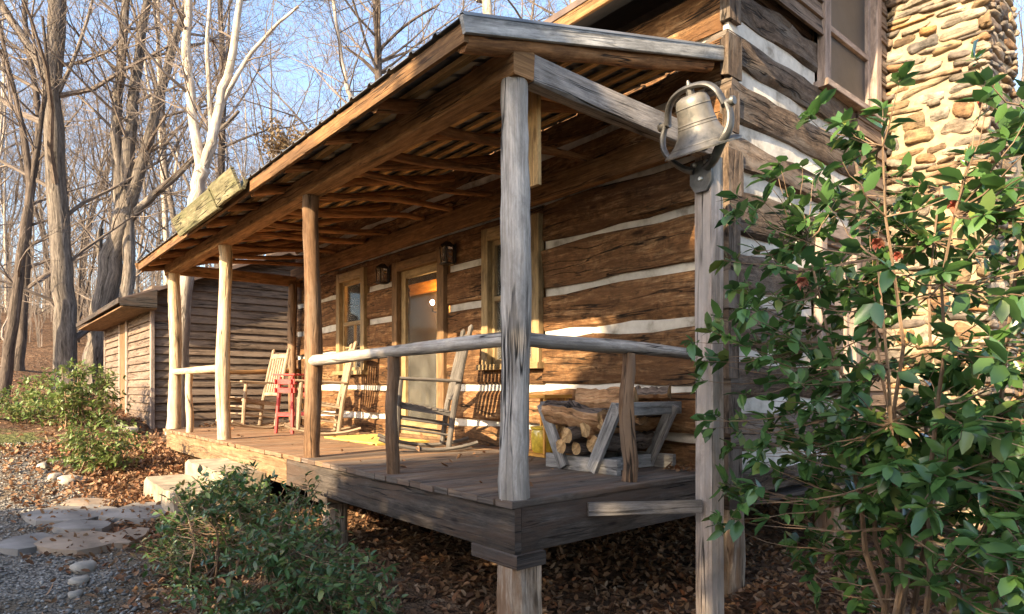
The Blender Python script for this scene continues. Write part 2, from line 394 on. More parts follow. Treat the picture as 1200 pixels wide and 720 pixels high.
M['bulb'] = emit('glowing_bulb', (1, .5, .16), 700)
M['camellia'] = leafmat('camellia_leaf', [(.035, .08, .026), (.065, .145, .036), (.10, .20, .05), (.055, .125, .045), (.12, .22, .055), (.075, .16, .06), (.20, .25, .06)], .26, .3, .7)
M['shrub'] = leafmat('evergreen_leaf', [(.035, .068, .02), (.065, .125, .034), (.10, .18, .05), (.06, .11, .042), (.13, .19, .06), (.18, .13, .05)], .3, .25)
M['shrub_lit'] = leafmat('sunlit_shrub_leaf', [(.06, .10, .02), (.11, .17, .035), (.17, .23, .06), (.12, .15, .04), (.22, .22, .07)], .45, .3)  # lit counterpart of the shrub leaf: sunshine put into lighter, yellower colours
M['shade_leaf'] = leafmat('dark_evergreen_leaf', [(.02, .045, .015), (.05, .08, .03)], .5, .15)
M['flower'] = leafmat('faded_red_petal', [(.26, .045, .03), (.36, .09, .05), (.24, .11, .06), (.40, .18, .10)], .6, .2)
M['litter'] = leafmat('fallen_leaf', [(.07, .035, .02), (.16, .08, .04), (.24, .13, .065), (.30, .18, .10), (.20, .075, .03), (.36, .25, .16)], .75, .15, .25)
M['brown_leaf'] = leafmat('brown_clinging_leaf', [(.25, .15, .07), (.36, .24, .12), (.42, .31, .18)], .7, .3, .2)

# ------------------------------------------------------------------ leaves and shrubs
def leaves_np(P, D, Nn, L, W, fold=.12, curl=.1, seed=1):
    """one folded, pointed 8-vertex leaf for each base point P with direction D, normal Nn"""
    n = len(P); D = D/np.linalg.norm(D, axis=1, keepdims=True)
    Nn = Nn - D*(Nn*D).sum(1, keepdims=True); Nn /= np.linalg.norm(Nn, axis=1, keepdims=True)+1e-9
    rr = np.random.default_rng(seed+len(P)); curl = (curl*rr.normal(1, 1.1, n))[:, None]; fold = (fold*rr.normal(1, .7, n))[:, None]
    S = np.cross(D, Nn); L = L[:, None]; W = W[:, None]
    def pt(t, s, d): return P + D*L*t + S*W*s + Nn*(W*d - L*curl*t*t)
    V = np.stack([pt(0, 0, 0), pt(.3, -.45, fold), pt(.33, 0, 0), pt(.3, .45, fold), pt(.68, -.38, fold), pt(.7, 0, 0), pt(.68, .38, fold), pt(1, 0, 0)], 1)
    b = (np.arange(n)*8)[:, None]
    tri = np.concatenate([b+np.array([[0, 3, 2]]), b+np.array([[0, 2, 1]]), b+np.array([[4, 5, 7]]), b+np.array([[5, 6, 7]])])
    quad = np.concatenate([b+np.array([[1, 2, 5, 4]]), b+np.array([[2, 3, 6, 5]])])
    return V.reshape(-1, 3), tri, quad
def leaf_object(name, P, D, Nn, L, W, mat, parent, seed, **k):
    r = np.random.default_rng(seed)
    P, D, Nn, L, W = map(np.array, (P, D, Nn, L, W))
    V, tri, quad = leaves_np(P, D, Nn, L, W, **k); c = r.random(len(P))
    return np_mesh(name, V, [tri, quad], mat, parent, [np.tile(c, 4), np.tile(c, 2)])
def shrub(name, label, base, centre, rad, nstem, ntgt, leafL, leafW, lmat, seed, per=9, stem_r=.012, whorl=5, cat='shrub', shell=.45, low=-.9, group=None, filt=None, wide=.25, boxy=1.0, hollow=-.42):
    r = random.Random(seed); base = Vector(base); centre = Vector(centre)
    t = thing(name, label, cat, base, 0, group)
    mb = MB(); stems = []
    for i in range(nstem):
        a = 6.283*i/nstem+r.random(); top = centre + Vector((math.cos(a)*rad[0]*r.uniform(.15, .7), math.sin(a)*rad[1]*r.uniform(.15, .7), rad[2]*r.uniform(.2, .85)))
        b0 = base + Vector((math.cos(a), math.sin(a), 0))*r.uniform(.02, wide)*min(rad[0], rad[1])
        b0.z = min(g(b0.x, b0.y), base.z)-.03
        pts = []; k = 9
        for q in range(k+1):
            u = q/k; p = b0.lerp(top, u)
            p += Vector((math.cos(a), math.sin(a), 0))*math.sin(u*3.14)*-.06*rad[0] + Vector((r.gauss(0, .012), r.gauss(0, .012), 0))*rad[2]
            pts.append(p)
        mb.tube([p-base for p in pts], [stem_r*(1.15-.85*q/k) for q in range(k+1)], 6, .05)
        stems += [(p, q/k) for q, p in enumerate(pts) if q > 1]
    P, D, Nn, L, W = [], [], [], [], []
    done = 0; tries = 0
    while done < ntgt and tries < ntgt*30:
        tries += 1
        d = Vector((r.gauss(0, 1), r.gauss(0, 1), r.gauss(0, 1))).normalized(); q = r.random()**shell
        if boxy != 1: d = Vector([math.copysign(abs(c)**boxy, c) for c in d])
        tg = centre + Vector((d.x*rad[0]*q, d.y*rad[1]*q, d.z*rad[2]*q))
        if d.z*q < low: continue
        # uneven outline: leave hollows
        if noise2(tg.x*2.6/rad[0]+seed, (tg.z*2.2+tg.y*1.4)/rad[2]) < hollow: continue
        if tg.z < g(tg.x, tg.y)+.05: continue
        if filt and not filt(tg): continue
        done += 1
        best = min(stems, key=lambda s_: (s_[0]-tg).length + (2*rad[2] if s_[0].z > tg.z+.1*rad[2] else 0)+r.random()*.25*rad[0])
        s0 = best[0]; n = 6; mid = s0.lerp(tg, .5)+Vector((0, 0, -.12*(tg-s0).length)); pts = []
        for k in range(n+1):
            u = k/n; pts.append(s0*(1-u)**2+mid*(2*u*(1-u))+tg*u*u+Vector((r.gauss(0, .006), r.gauss(0, .006), r.gauss(0, .006)))*(1 if k else 0))
        mb.tube([p-base for p in pts], [max(.0012, stem_r*.33*(1-.8*k/n)) for k in range(n+1)], 4)
        tot = (tg-s0).length
        for k in range(per):
            u = 1-(k/per)*min(.8, 6*leafL/max(tot, .01)) if k >= whorl else 1-r.random()*.06
            fi = max(0, min(n-1e-4, u*n)); i = int(fi); p = pts[i].lerp(pts[i+1], fi-i); tan = (pts[min(n, i+1)]-pts[i]).normalized()
            rd = Vector((r.gauss(0, 1), r.gauss(0, 1), r.gauss(0, .6)))
            rd = (rd-tan*rd.dot(tan)).normalized()
            dr = (tan*r.uniform(.25, .9)+rd).normalized(); dr.z -= r.uniform(0, .35)
            up = Vector((r.gauss(0, .45), r.gauss(0, .45), 1))
            l = leafL*r.choice((r.uniform(.4, .8), r.uniform(.7, 1.3), r.uniform(.9, 1.35)))
            P.append(p-base); D.append(dr); Nn.append(up); L.append(l); W.append(l*leafW*r.uniform(.85, 1.15))
    mb.build('stems', M['stem'], t)
    leaf_object('foliage', P, D, Nn, L, W, lmat, t, seed)
    return t

# ------------------------------------------------------------------ trees
def grow(mb, r, p, d, L, rad, depth, maxd, n=5, spread=.8, up=.12, kids=(6, 5, 4)):
    pts = [p.copy()]; rr = [rad]; seg = L/n; dd = d.normalized(); ds = []
    for k in range(n):
        dd = (dd+Vector((r.gauss(0, .16), r.gauss(0, .16), r.gauss(0, .10)+up))).normalized()
        p = p+dd*seg; pts.append(p.copy()); rr.append(max(.003, rad*(1-.8*(k+1)/n))); ds.append(dd.copy())
    mb.tube(pts, rr, 5 if rad > .03 else (4 if rad > .012 else 3), 0, cap=False)
    if depth < maxd:
        for c in range(kids[min(depth, len(kids)-1)]):
            u = r.uniform(.25, 1.0); fi = min(n-1e-3, u*n); i = int(fi)
            q = pts[i].lerp(pts[i+1], fi-i); b = ds[i]; rd = Vector((r.gauss(0, 1), r.gauss(0, 1), r.gauss(0, 1))); rd = (rd-b*rd.dot(b)).normalized()
            nd = (b*.75+rd*spread).normalized()
            grow(mb, r, q, nd, L*r.uniform(.38, .62), max(.0035, rr[i]*r.uniform(.4, .6)), depth+1, maxd, max(3, n-1), spread, up, kids)
def limb_tree(name, label, limbs, mat, seed, group=None, twig='twig', kids=(6, 5, 4), dens=1.0, maxd=2):
    """limbs: list of (points, r0, r1, sprout) in world space; first point of the first limb is the base"""
    r = random.Random(seed); base = limbs[0][0][0]
    t = thing(name, label, 'tree', base, 0, group); tk = MB(); cr = MB()
    for (pts, r0, r1, sprout) in limbs:
        n = len(pts); fine = []
        for i in range(n-1):
            for k in range(4):
                u = k/4; p0 = pts[max(0, i-1)]; p1 = pts[i]; p2 = pts[i+1]; p3 = pts[min(n-1, i+2)]
                q = .5*((2*p1)+(p2-p0)*u+(2*p0-5*p1+4*p2-p3)*u*u+(3*p1-p0-3*p2+p3)*u**3)
                fine.append(q+Vector((r.gauss(0, 1), r.gauss(0, 1), 0))*r0*.10)
        fine.append(pts[-1]); m = len(fine)
        rad = [r0+(r1-r0)*i/(m-1) for i in range(m)]
        if limbs[0][0] is pts: rad[0] *= 1.35; rad[1] *= 1.12
        tk.tube([p-base for p in fine], rad, 12 if r0 > .08 else 7, .05)
        for c in range(int(sprout*dens*.75)):
            i = int(m*r.uniform(.15, .98)); i = min(m-2, i); b = (fine[i+1]-fine[i]).normalized()
            rd = Vector((r.gauss(0, 1), r.gauss(0, 1), r.gauss(0, .5))); rd = (rd-b*rd.dot(b)).normalized()
            Lb = (fine[-1]-fine[0]).length*r.uniform(.12, .30)+r.uniform(.3, 1.0)
            grow(cr, r, fine[i]-base, (b*.5+rd*.9).normalized(), Lb, min(rad[i]*.4, .008+.013*Lb), 0, maxd, 5, .8, .10, kids)
    tk.build('trunk', mat, t, ang=60)
    cr.build('crown', M[twig], t, smooth=False)
    return t

# ================================================================== LIGHT, SKY, CAMERA
SUN = Vector((-.22, 1, -.4825)).normalized()           # direction the light travels
elev = math.asin(-SUN.z); azim = math.atan2(-SUN.x, -SUN.y)
w = bpy.data.worlds.new('World'); sc.world = w; w.use_nodes = True; nt = w.node_tree
st = nt.nodes.new('ShaderNodeTexSky'); st.sky_type = 'NISHITA'; st.sun_disc = False
st.sun_elevation = elev; st.sun_rotation = azim; st.air_density = 1.0; st.dust_density = 1.8; st.ozone_density = 1.2
nt.links.new(st.outputs[0], nt.nodes['Background'].inputs[0]); nt.nodes['Background'].inputs[1].default_value = .15
sl = bpy.data.lights.new('sun', 'SUN'); sl.energy = 5.0; sl.angle = R(.6); sl.color = (1, .79, .50)
so = bpy.data.objects.new('sun', sl); C.objects.link(so); so.rotation_euler = SUN.to_track_quat('-Z', 'Y').to_euler()
cd = bpy.data.cameras.new('camera'); co = bpy.data.objects.new('camera', cd); C.objects.link(co); sc.camera = co
co.location = CAM; co.rotation_euler = (R(90), 0, YAW); cd.sensor_width = 36; cd.lens = F/1200*36; cd.shift_y = (HY-360)/1200; cd.clip_start = .05; cd.clip_end = 800
sc.view_settings.view_transform = 'Standard'; sc.view_settings.look = 'None'; sc.view_settings.gamma = 1; sc.view_settings.exposure = 1.8
sc.cycles.max_bounces = 8; sc.cycles.transparent_max_bounces = 16; sc.cycles.sample_clamp_indirect = 6

# ================================================================== GROUND
def axis(lo, a, b, hi, fine, coarse):
    out = [lo]; x = lo
    while x < hi:
        d = 0 if a <= x <= b else min(abs(x-a), abs(x-b))
        x += fine+min(coarse, d*.12); out.append(x)
    return np.array(out)
def ground():
    xs = axis(-160, -11, 3, 60, .12, 6); ys = axis(-40, -3, 4, 140, .12, 6)
    V = np.array([(x, y, g(x, y)) for y in ys for x in xs]); nx, ny = len(xs), len(ys)
    i = np.arange(nx-1)[None, :]+np.arange(ny-1)[:, None]*nx; i = i.ravel()
    Fq = np.stack([i, i+1, i+1+nx, i+nx], 1)
    m, nt, b = newmat('ground_cover')
    o = nt.nodes.new('ShaderNodeTexCoord').outputs['Object']
    v1 = N(nt, 'ShaderNodeTexVoronoi', Scale=16.0); nt.links.new(o, v1.inputs['Vector'])
    v2 = N(nt, 'ShaderNodeTexVoronoi', Scale=55.0); nt.links.new(o, v2.inputs['Vector'])
    sep = nt.nodes.new('ShaderNodeSeparateColor'); nt.links.new(v1.outputs['Color'], sep.inputs[0])
    leaf = ramp(nt, sep.outputs[0], [(0, (.05, .032, .022)), (.3, (.115, .07, .043)), (.6, (.18, .115, .07)), (.85, (.14, .07, .037)), (1, (.25, .18, .12))])
    nz = noise(nt, o, .7, 5, .6)
    leaf = mix(nt, .6, leaf, ramp(nt, nz, [(.3, (.55, .5, .5)), (.7, (1.15, 1.1, 1.05))]), 'MULTIPLY')
    sep2 = nt.nodes.new('ShaderNodeSeparateColor'); nt.links.new(v2.outputs['Color'], sep2.inputs[0])
    grav = ramp(nt, sep2.outputs[0], [(0, (.09, .082, .072)), (.4, (.18, .165, .145)), (.75, (.27, .25, .22)), (1, (.38, .35, .31))])
    grav = mix(nt, .5, grav, ramp(nt, noise(nt, o, 2.2, 5, .6), [(.3, (.6, .55, .5)), (.7, (1.15, 1.12, 1.08))]), 'MULTIPLY')
    moss = ramp(nt, noise(nt, o, 14, 5, .7), [(.3, (.05, .058, .018)), (.7, (.15, .145, .055))])
    za = nt.nodes.new('ShaderNodeAttribute'); za.attribute_name = 'zone'; zs = nt.nodes.new('ShaderNodeSeparateColor'); nt.links.new(za.outputs['Color'], zs.inputs[0])
    ed = noise(nt, o, 5, 5, .65)
    gm = ramp(nt, math_(nt, 'ADD', zs.outputs[0], math_(nt, 'MULTIPLY', math_(nt, 'SUBTRACT', ed, .5), 2.4)), [(.42, (0, 0, 0)), (.58, (1, 1, 1))])
    mm = ramp(nt, math_(nt, 'ADD', zs.outputs[1], math_(nt, 'MULTIPLY', math_(nt, 'SUBTRACT', ed, .5), 1.6)), [(.40, (0, 0, 0)), (.62, (1, 1, 1))])
    gm2 = mix(nt, ramp(nt, noise(nt, o, 1.3, 5, .6), [(.40, (0, 0, 0)), (.54, (1, 1, 1))]), grav, (.15, .115, .08))
    col = mix(nt, mm, mix(nt, gm, leaf, gm2), moss)
    nt.links.new(col, b.inputs['Base Color']); b.inputs['Roughness'].default_value = .95; b.inputs['Specular IOR Level'].default_value = .1
    h1 = bump(nt, v1.outputs['Distance'], .7, .05); h2 = bump(nt, v2.outputs['Distance'], .8, .02, h1)
    nt.links.new(h2, b.inputs['Normal'])
    ob = np_mesh('ground', V, [Fq], m, None, None)
    zone = np.zeros((len(V), 4), np.float32); zone[:, 3] = 1
    x, y = V[:, 0], V[:, 1]
    edge = -1.32+.10*np.sin(x*1.7)+.06*np.sin(x*4.1)
    zone[:, 0] = np.clip((edge-y)/.5+.5, 0, 1)*np.clip((x+9.0)/1.5, 0, 1)
    zone[:, 1] = np.clip(1.2-np.hypot((x+9.2)/1.6, (y+1.9)/.8), 0, 1)
    a = ob.data.attributes.new('zone', 'FLOAT_COLOR', 'POINT'); a.data.foreach_set('color', zone.ravel())
    kind(ob, 'structure'); return ob
ground()

def litter():
    r = np.random.default_rng(3)
    pts = []
    def scatter(n, x0, x1, y0, y1, keep=None):
        k = 0
        while k < n:
            x, y = r.uniform(x0, x1), r.uniform(y0, y1)
            if keep and not keep(x, y): continue
            pts.append((x, y, g(x, y)+.012+r.random()*.02)); k += 1
    gr = lambda x, y: r.random() < (.25 if y < -1.45 else (.5 if y < -1.2 else 1))
    scatter(9000, -3.2, 1.6, -1.9, 3.2, gr)
    scatter(3500, -1.2, 2.2, .2, 5.0)
    scatter(7000, -8.5, -3.0, -1.9, 0.0, gr)
    scatter(6000, -20, -7.6, -3.0, 6.0, gr)
    scatter(2500, .2, 3.2, -.3, 4.5)
    for _ in range(70): pts.append((r.uniform(-7.2, 0), r.uniform(.1, 1.7)**1.0, .012))
    for _ in range(40): pts.append((r.uniform(-.2, .05), r.uniform(1.45, 1.78), .015))
    P = np.array(pts); n = len(P)
    a = r.uniform(0, 6.283, n); D = np.stack([np.cos(a), np.sin(a), r.normal(0, .35, n)], 1)
    Nn = np.stack([r.normal(0, .55, n), r.normal(0, .55, n), np.ones(n)], 1)
    far = np.clip(np.hypot(P[:, 0]-2.57, P[:, 1]+2.2)/9, .8, 2.0)
    L = r.uniform(.035, .075, n)*np.sqrt(far); W = L*r.uniform(.4, .75, n)
    V, tri, quad = leaves_np(P, D, Nn, L, W, fold=.25, curl=-.25); c = r.random(n)
    kind(np_mesh('fallen_leaves', V, [tri, quad], M['litter'], None, [np.tile(c, 4), np.tile(c, 2)]), 'stuff')
    # pebbles of the gravel drive
    mb = np.array([(0, 0, 1), (1, 0, 0), (0, 1, 0), (-1, 0, 0), (0, -1, 0), (0, 0, -1)], float)
    f = np.array([(0, 1, 2), (0, 2, 3), (0, 3, 4), (0, 4, 1), (5, 2, 1), (5, 3, 2), (5, 4, 3), (5, 1, 4)])
    Vs, Fs, n = [], [], 0; k = 0
    while k < 6500:
        x = r.uniform(-9, 1.0); y = r.uniform(-2.3, -1.15)
        if r.random() > np.clip((-1.25-y)/.2+.3, .06, 1) or r.random() > np.exp((x+1.5)*.12): continue
        s = r.uniform(.005, .016)*(1.6 if r.random() < .06 else 1); a = r.uniform(0, 6.28)
        q = mb*np.array([s*r.uniform(.8, 1.4), s, s*.65])+r.normal(0, s*.15, (6, 3))
        q = q@np.array([[math.cos(a), math.sin(a), 0], [-math.sin(a), math.cos(a), 0], [0, 0, 1]])
        Vs.append(q+np.array([x, y, g(x, y)+s*.3])); Fs.append(f+n); n += 6; k += 1
    c = np.repeat(r.random(k), 8)
    m, nt, b = newmat('gravel_stone')
    nt.links.new(ramp(nt, rndattr(nt), [(0, (.10, .09, .08)), (.5, (.20, .185, .165)), (.9, (.31, .29, .26)), (1, (.44, .41, .37))]), b.inputs['Base Color']); b.inputs['Roughness'].default_value = .9
    kind(np_mesh('gravel', np.concatenate(Vs), [np.concatenate(Fs)], m, None, [c], smooth=False), 'stuff')
litter()

# ================================================================== LOG CABIN
YW = 1.8; XG = .14; XL = -7.6
cabin = thing('log_cabin', 'dark hewn log cabin with white chinking, tall stone chimney and sash windows behind the porch', 'cabin', (0, YW, g(0, YW)))
def cab(mb, name, mat, parent=None, **k):
    o = mb.build(name, mat, parent or cabin, **k)
    if parent is None: o.matrix_parent_inverse = Matrix.Translation(-cabin.location)
    return o
W1 = (-5.97, -5.13, .78, 2.16); DR = (-4.39, -3.27, -.02, 2.09); W3 = (-2.60, -1.74, .78, 2.16)
UW = (3.16, 4.33, 3.06, 4.55); LW = (3.10, 3.86, .62, 1.95); CB = (3.86, 4.60, -.3, 3.02)
def segs(a, b, z0, z1, opens):
    """cut the strip [a,b]x[z0,z1] around rectangular openings -> list of (a,b,z0,z1)"""
    out = []; x = a
    for (o0, o1, p0, p1) in sorted(opens):
        if p1 <= z0+.01 or p0 >= z1-.01 or o1 <= a or o0 >= b: continue
        if o0 > x+.02: out.append((x, o0, z0, z1))
        if p0 > z0+.02: out.append((o0, o1, z0, p0))
        if p1 < z1-.02: out.append((o0, o1, p1, z1))
        x = o1
    if b > x+.02: out.append((x, b, z0, z1))
    return out
fz = [-.22, .21, .58, 1.06, 1.44, 1.87, 2.28, 2.68, 3.05, 3.44]
mb = MB(); mc = MB(); ch = .042
for i in range(len(fz)-1):
    rr_ = rng.random()
    for (a, b, z0, z1) in segs(XL, XG-.062, fz[i]+ch*.9, fz[i+1]-ch*.9, [W1, DR, W3]):
        n = max(2, int((b-a)/.3))
        mb.beam((a, YW+.1, (z0+z1)/2), (b, YW+.1, (z0+z1)/2), .2, z1-z0, n=n, jit=.011 if n > 3 else .003, ch=.022, rnd=rr_)
    for (a, b, z0, z1) in segs(XL+.05, XG-.02, fz[i]-ch*1.6, fz[i]+ch*1.6, [W1, DR, W3]):
        if i: mc.beam((a, YW+.10, (z0+z1)/2), (b, YW+.10, (z0+z1)/2), .12, z1-z0, n=max(2, int((b-a)/.3)), jit=.004, ch=.01)
cab(mb, 'front_log_wall', M['log']); cab(mc, 'chinking', M['chink'])
mb = MB()
for i in range(len(fz)-1):
    z0, z1 = fz[i]+.055, fz[i+1]-.055
    mb.prism([(XG-.061, YW-.006, z0+.01), (XG-.061, YW-.006, z1-.01), (XG+.014, YW-.016+rng.gauss(0, .006), z1+rng.uniform(-.01, .02)), (XG+.014, YW-.016+rng.gauss(0, .006), z0-rng.uniform(-.01, .02))], (0, rng.uniform(.13, .2), 0))
cab(mb, 'corner_log_end', M['log_grey'])
gz = [-.25, .05, .45, .81, 1.22, 1.60, 2.04, 2.395, 2.79, 3.12, 3.46]
mb = MB(); mc = MB(); gopen = [UW, LW, CB]
for i in range(len(gz)-1):
    rr_ = rng.random()
    for (a, b, z0, z1) in segs(YW+.016, 4.55, gz[i]+.064, gz[i+1]-.064, gopen):
        n = max(2, int((b-a)/.22))
        mb.beam((XG-.1, a, (z0+z1)/2), (XG-.1, b, (z0+z1)/2), .2, z1-z0, n=n, jit=.010 if n > 3 else .003, ch=.028, rnd=rr_)
    for (a, b, z0, z1) in segs(YW+.05, 4.55, gz[i]-.095, gz[i]+.095, gopen):
        if i: mc.beam((XG-.10, a, (z0+z1)/2), (XG-.10, b, (z0+z1)/2), .12, z1-z0, n=max(2, int((b-a)/.25)), jit=.004, ch=.01)
cab(mb, 'gable_log_wall', M['log_grey']); cab(mc, 'chinking', M['chink'])
# clapboards over the gable and between window and chimney, rest of the shell
mb = MB()
def claps(y0, y1, z0, z1):
    z = z0
    while z < z1:
        t = min(z+.15, z1); mb.beam((XG+.012, y0, (z+t)/2), (XG+.012, y1, (z+t)/2), .022, t-z+.03, up=(-.17, 0, 1), ch=.002); z += .135
claps(3.86, 4.49, -.25, 3.02); claps(4.335, 4.49, 3.03, 4.6)
z = 3.47
while z < 5.2:
    y1_ = 1.8+max(0, (z-3.46)/.62)
    for (a, b, _, _) in segs(y1_, 4.49, z, z+.14, [UW]): mb.beam((XG+.012, a, z+.07), (XG+.012, b, z+.07), .022, .17, up=(-.17, 0, 1), ch=.002)
    z += .135
cab(mb, 'clapboard', M['siding'])
mb = MB()
mb.box((XL, YW+.2, -.3), (XL+.15, 7.4, 3.5)); mb.box((XL, 7.3, -.3), (XG, 7.45, 3.5)); mb.box((XG-.2, 5.4, -.3), (XG-.02, 7.4, 3.5)); mb.box((XG-.18, 4.4, -.3), (XG-.03, 5.6, 5.2))
mb.box((XG-.16, 3.86, -.3), (XG-.01, 4.5, 3.04))
mb.prism([(XG-.12, 1.85, 3.46), (XG-.12, 7.4, 3.46), (XG-.12, 4.62, 5.15)], (.06, 0, 0))
cab(mb, 'shell', M['siding'])
mb = MB(); mb.box((XL+.2, YW+.22, -.10), (XG-.2, 7.25, -.02)); mb.box((XL+.2, YW+.2, 2.55), (XG-.2, 7.25, 2.62)); mb.box((XL+.2, 4.4, 0), (XG-.2, 4.5, 2.55)); mb.box((-4.6, 2.9, 2.2), (-1.0, 3.1, 2.45)); mb.box((-2.55, 2.0, 0), (-2.5, 4.4, 2.5))
cab(mb, 'interior', M['interior'])
mb = MB(); mb.box((-6.1, 2.92, 1.98), (-4.6, 3.0, 2.14)); cab(mb, 'inner_header', M['orange'])
mb = MB(); mb.box((-6.1, 3.02, 0), (-4.4, 3.06, 2.5)); cab(mb, 'inner_wall', M['inner_dark'])
def sash(name, x0, x1, z0, z1, mt, fr=.10, mull=(), rail=None, plane='Y', glass='glass', shade=False):
    """a framed window in the front wall (plane Y) or the gable wall (plane X)"""
    if plane == 'Y': q = lambda a, d, z: Vector((a, YW+d, z)); dn = 1
    else: q = lambda a, d, z: Vector((XG-d, a, z)); dn = 1
    mb = MB(); up = (0, -1, 0) if plane == 'Y' else (1, 0, 0)
    d = -.012
    mb.beam(q(x0+fr/2, d, z0), q(x0+fr/2, d, z1), fr, .07, up=up); mb.beam(q(x1-fr/2, d, z0), q(x1-fr/2, d, z1), fr, .07, up=up)
    mb.beam(q(x0+fr, d, z1-fr*.6), q(x1-fr, d, z1-fr*.6), fr*1.2, .066, up=up); mb.beam(q(x0-.03, d-.012, z0), q(x1+.03, d-.012, z0), .055, .12, up=up)
    o = cab(mb, name, mt)
    mb = MB(); f2 = .045; a0, a1, c0, c1 = x0+fr, x1-fr, z0+.03, z1-fr*1.2
    mb.beam(q(a0+f2/2, .03, c0), q(a0+f2/2, .03, c1), f2, .04, up=up); mb.beam(q(a1-f2/2, .03, c0), q(a1-f2/2, .03, c1), f2, .04, up=up)
    mb.beam(q(a0+f2, .03, c0+f2/2), q(a1-f2, .03, c0+f2/2), f2, .038, up=up); mb.beam(q(a0+f2, .03, c1-f2/2), q(a1-f2, .03, c1-f2/2), f2, .038, up=up)
    if rail: mb.beam(q(a0+f2, .03, rail), q(a1-f2, .03, rail), .05, .042, up=up)
    for m_ in mull:
        if m_[0] == 'v': mb.beam(q(m_[1], .034, m_[2]), q(m_[1], .034, m_[3]), .018, .02, up=up)
        else: mb.beam(q(m_[1], .034, m_[3]), q(m_[2], .034, m_[3]), .018, .019, up=up)
    s_ = mb.build('sash', mt, o)
    mb = MB(); mb.beam(q(a0+.01, .045, (c0+c1)/2), q(a1-.01, .045, (c0+c1)/2), c1-c0-.02, .006, up=up, ch=.001)
    p_ = mb.build('pane', M[glass], o)
    mb = MB(); mb.beam(q(x0+.01, .15, z0+.02), q(x0+.01, .15, z1-.02), .02, .2, up=up); mb.beam(q(x1-.01, .15, z0+.02), q(x1-.01, .15, z1-.02), .02, .2, up=up)
    mb.beam(q(x0, .15, z1-.02), q(x1, .15, z1-.02), .02, .2, up=up); mb.beam(q(x0, .15, z0+.012), q(x1, .15, z0+.012), .02, .2, up=up)
    mb.build('reveal', M['trim_brown'], o)
    if shade:
        mb = MB(); mb.beam(q(a0+.01, .10, (c0+c1)/2), q(a1-.01, .10, (c0+c1)/2), c1-c0-.02, .01, up=up, ch=.001); mb.build('window_screen', M['screen'], o)
    return o
def grid(x0, x1, z0, z1, nx, nz):
    return [('v', x0+(x1-x0)*i/nx, z0, z1) for i in range(1, nx)] + [('h', x0, x1, z0+(z1-z0)*i/nz) for i in range(1, nz)]
sash('window', W1[0]+.002, W1[1]-.002, W1[2], W1[3], M['trim'], rail=1.46, mull=grid(-5.87, -5.23, .81, 1.46, 2, 2))
sash('window', W3[0]+.002, W3[1]-.002, W3[2], W3[3], M['trim'], rail=1.46)
sash('window', UW[0]+.002, UW[1]-.01, UW[2]+.002, UW[3], M['trim_grey'], rail=3.62, plane='X', glass='screen', fr=.11)
sash('window', LW[0]+.002, LW[1]-.002, LW[2]+.002, LW[3], M['trim_grey'], rail=1.3, plane='X', glass='screen', fr=.10)
# door
mb = MB(); up = (0, -1, 0)
for x in (DR[0]+.06, DR[1]-.06): mb.beam((x, YW-.012, 0), (x, YW-.012, DR[3]), .12, .08, up=up)
mb.beam((DR[0]+.12, YW-.012, DR[3]-.055), (DR[1]-.12, YW-.012, DR[3]-.055), .11, .076, up=up)
df = cab(mb, 'door', M['trim_brown'])
mb = MB(); x0, x1 = DR[0]+.125, DR[1]-.125
for x in (x0+.05, x1-.05): mb.beam((x, YW+.03, .02), (x, YW+.03, 1.975), .10, .04, up=up)
for z, h in ((1.93, .09), (.11, .18)): mb.beam((x0+.1, YW+.03, z), (x1-.1, YW+.03, z), h, .038, up=up)
mb.build('storm_door_frame', M['trim'], df)
mb = MB(); mb.beam((x0+.09, YW+.045, 1.04), (x1-.09, YW+.045, 1.04), 1.71, .006, up=up, ch=.001); mb.build('pane', M['door_glass'], df)
mb = MB(); mb.beam((x1-.05, YW-.002, .98), (x1-.05, YW-.002, 1.10), .03, .015, up=up); mb.tube([(x1-.05, YW-.03, 1.06), (x1-.13, YW-.035, 1.06)], .009, 6); mb.build('handle', M['lantern_metal'], df)
mb = MB(); mb.box((DR[0], YW-.06, .002), (DR[1], YW+.2, .03)); mb.build('threshold', M['trim_brown'], df)
# interior lamp seen through the door
lp = thing('wall_lamp', 'small glowing lamp inside the cabin seen through the door glass', 'lamp', (-4.98, 2.72, 1.76))
m_ = MB(); m_.blob((0, 0, 0), .028, .028, .035, p=1, jit=0); m_.build('bulb', M['bulb'], lp); m_ = MB(); m_.tube([(0, 0, -.03), (0, 0, -.12), (0, .2, -.14)], .012, 6); m_.build('bracket', M['lantern_metal'], lp)
# main roof
RS = .62
def zr(y): return 3.56+RS*(y-1.4)
mb = MB(); x0, x1 = -8.1, .50
mb.prism([(x0, 1.36, zr(1.36)), (x0, 4.62, zr(4.62)), (x0, 7.9, zr(1.36)), (x0, 7.9, zr(1.36)-.05), (x0, 4.62, zr(4.62)-.06), (x0, 1.36, zr(1.36)-.05)], (x1-x0, 0, 0))
cab(mb, 'roof', M['shingle'])
mb = MB(); mb.beam((x0, 1.385, zr(1.36)-.085), (x1, 1.385, zr(1.36)-.085), .03, .12, ch=.003); cab(mb, 'fascia_board', M['beam'])
mb = MB(); mb.prism([(x0, 1.40, zr(1.4)-.12), (x0, 1.82, zr(1.82)-.16), (x0, 1.82, zr(1.82)-.19), (x0, 1.40, zr(1.4)-.15)], (x1-x0, 0, 0)); cab(mb, 'soffit', M['soffit'])
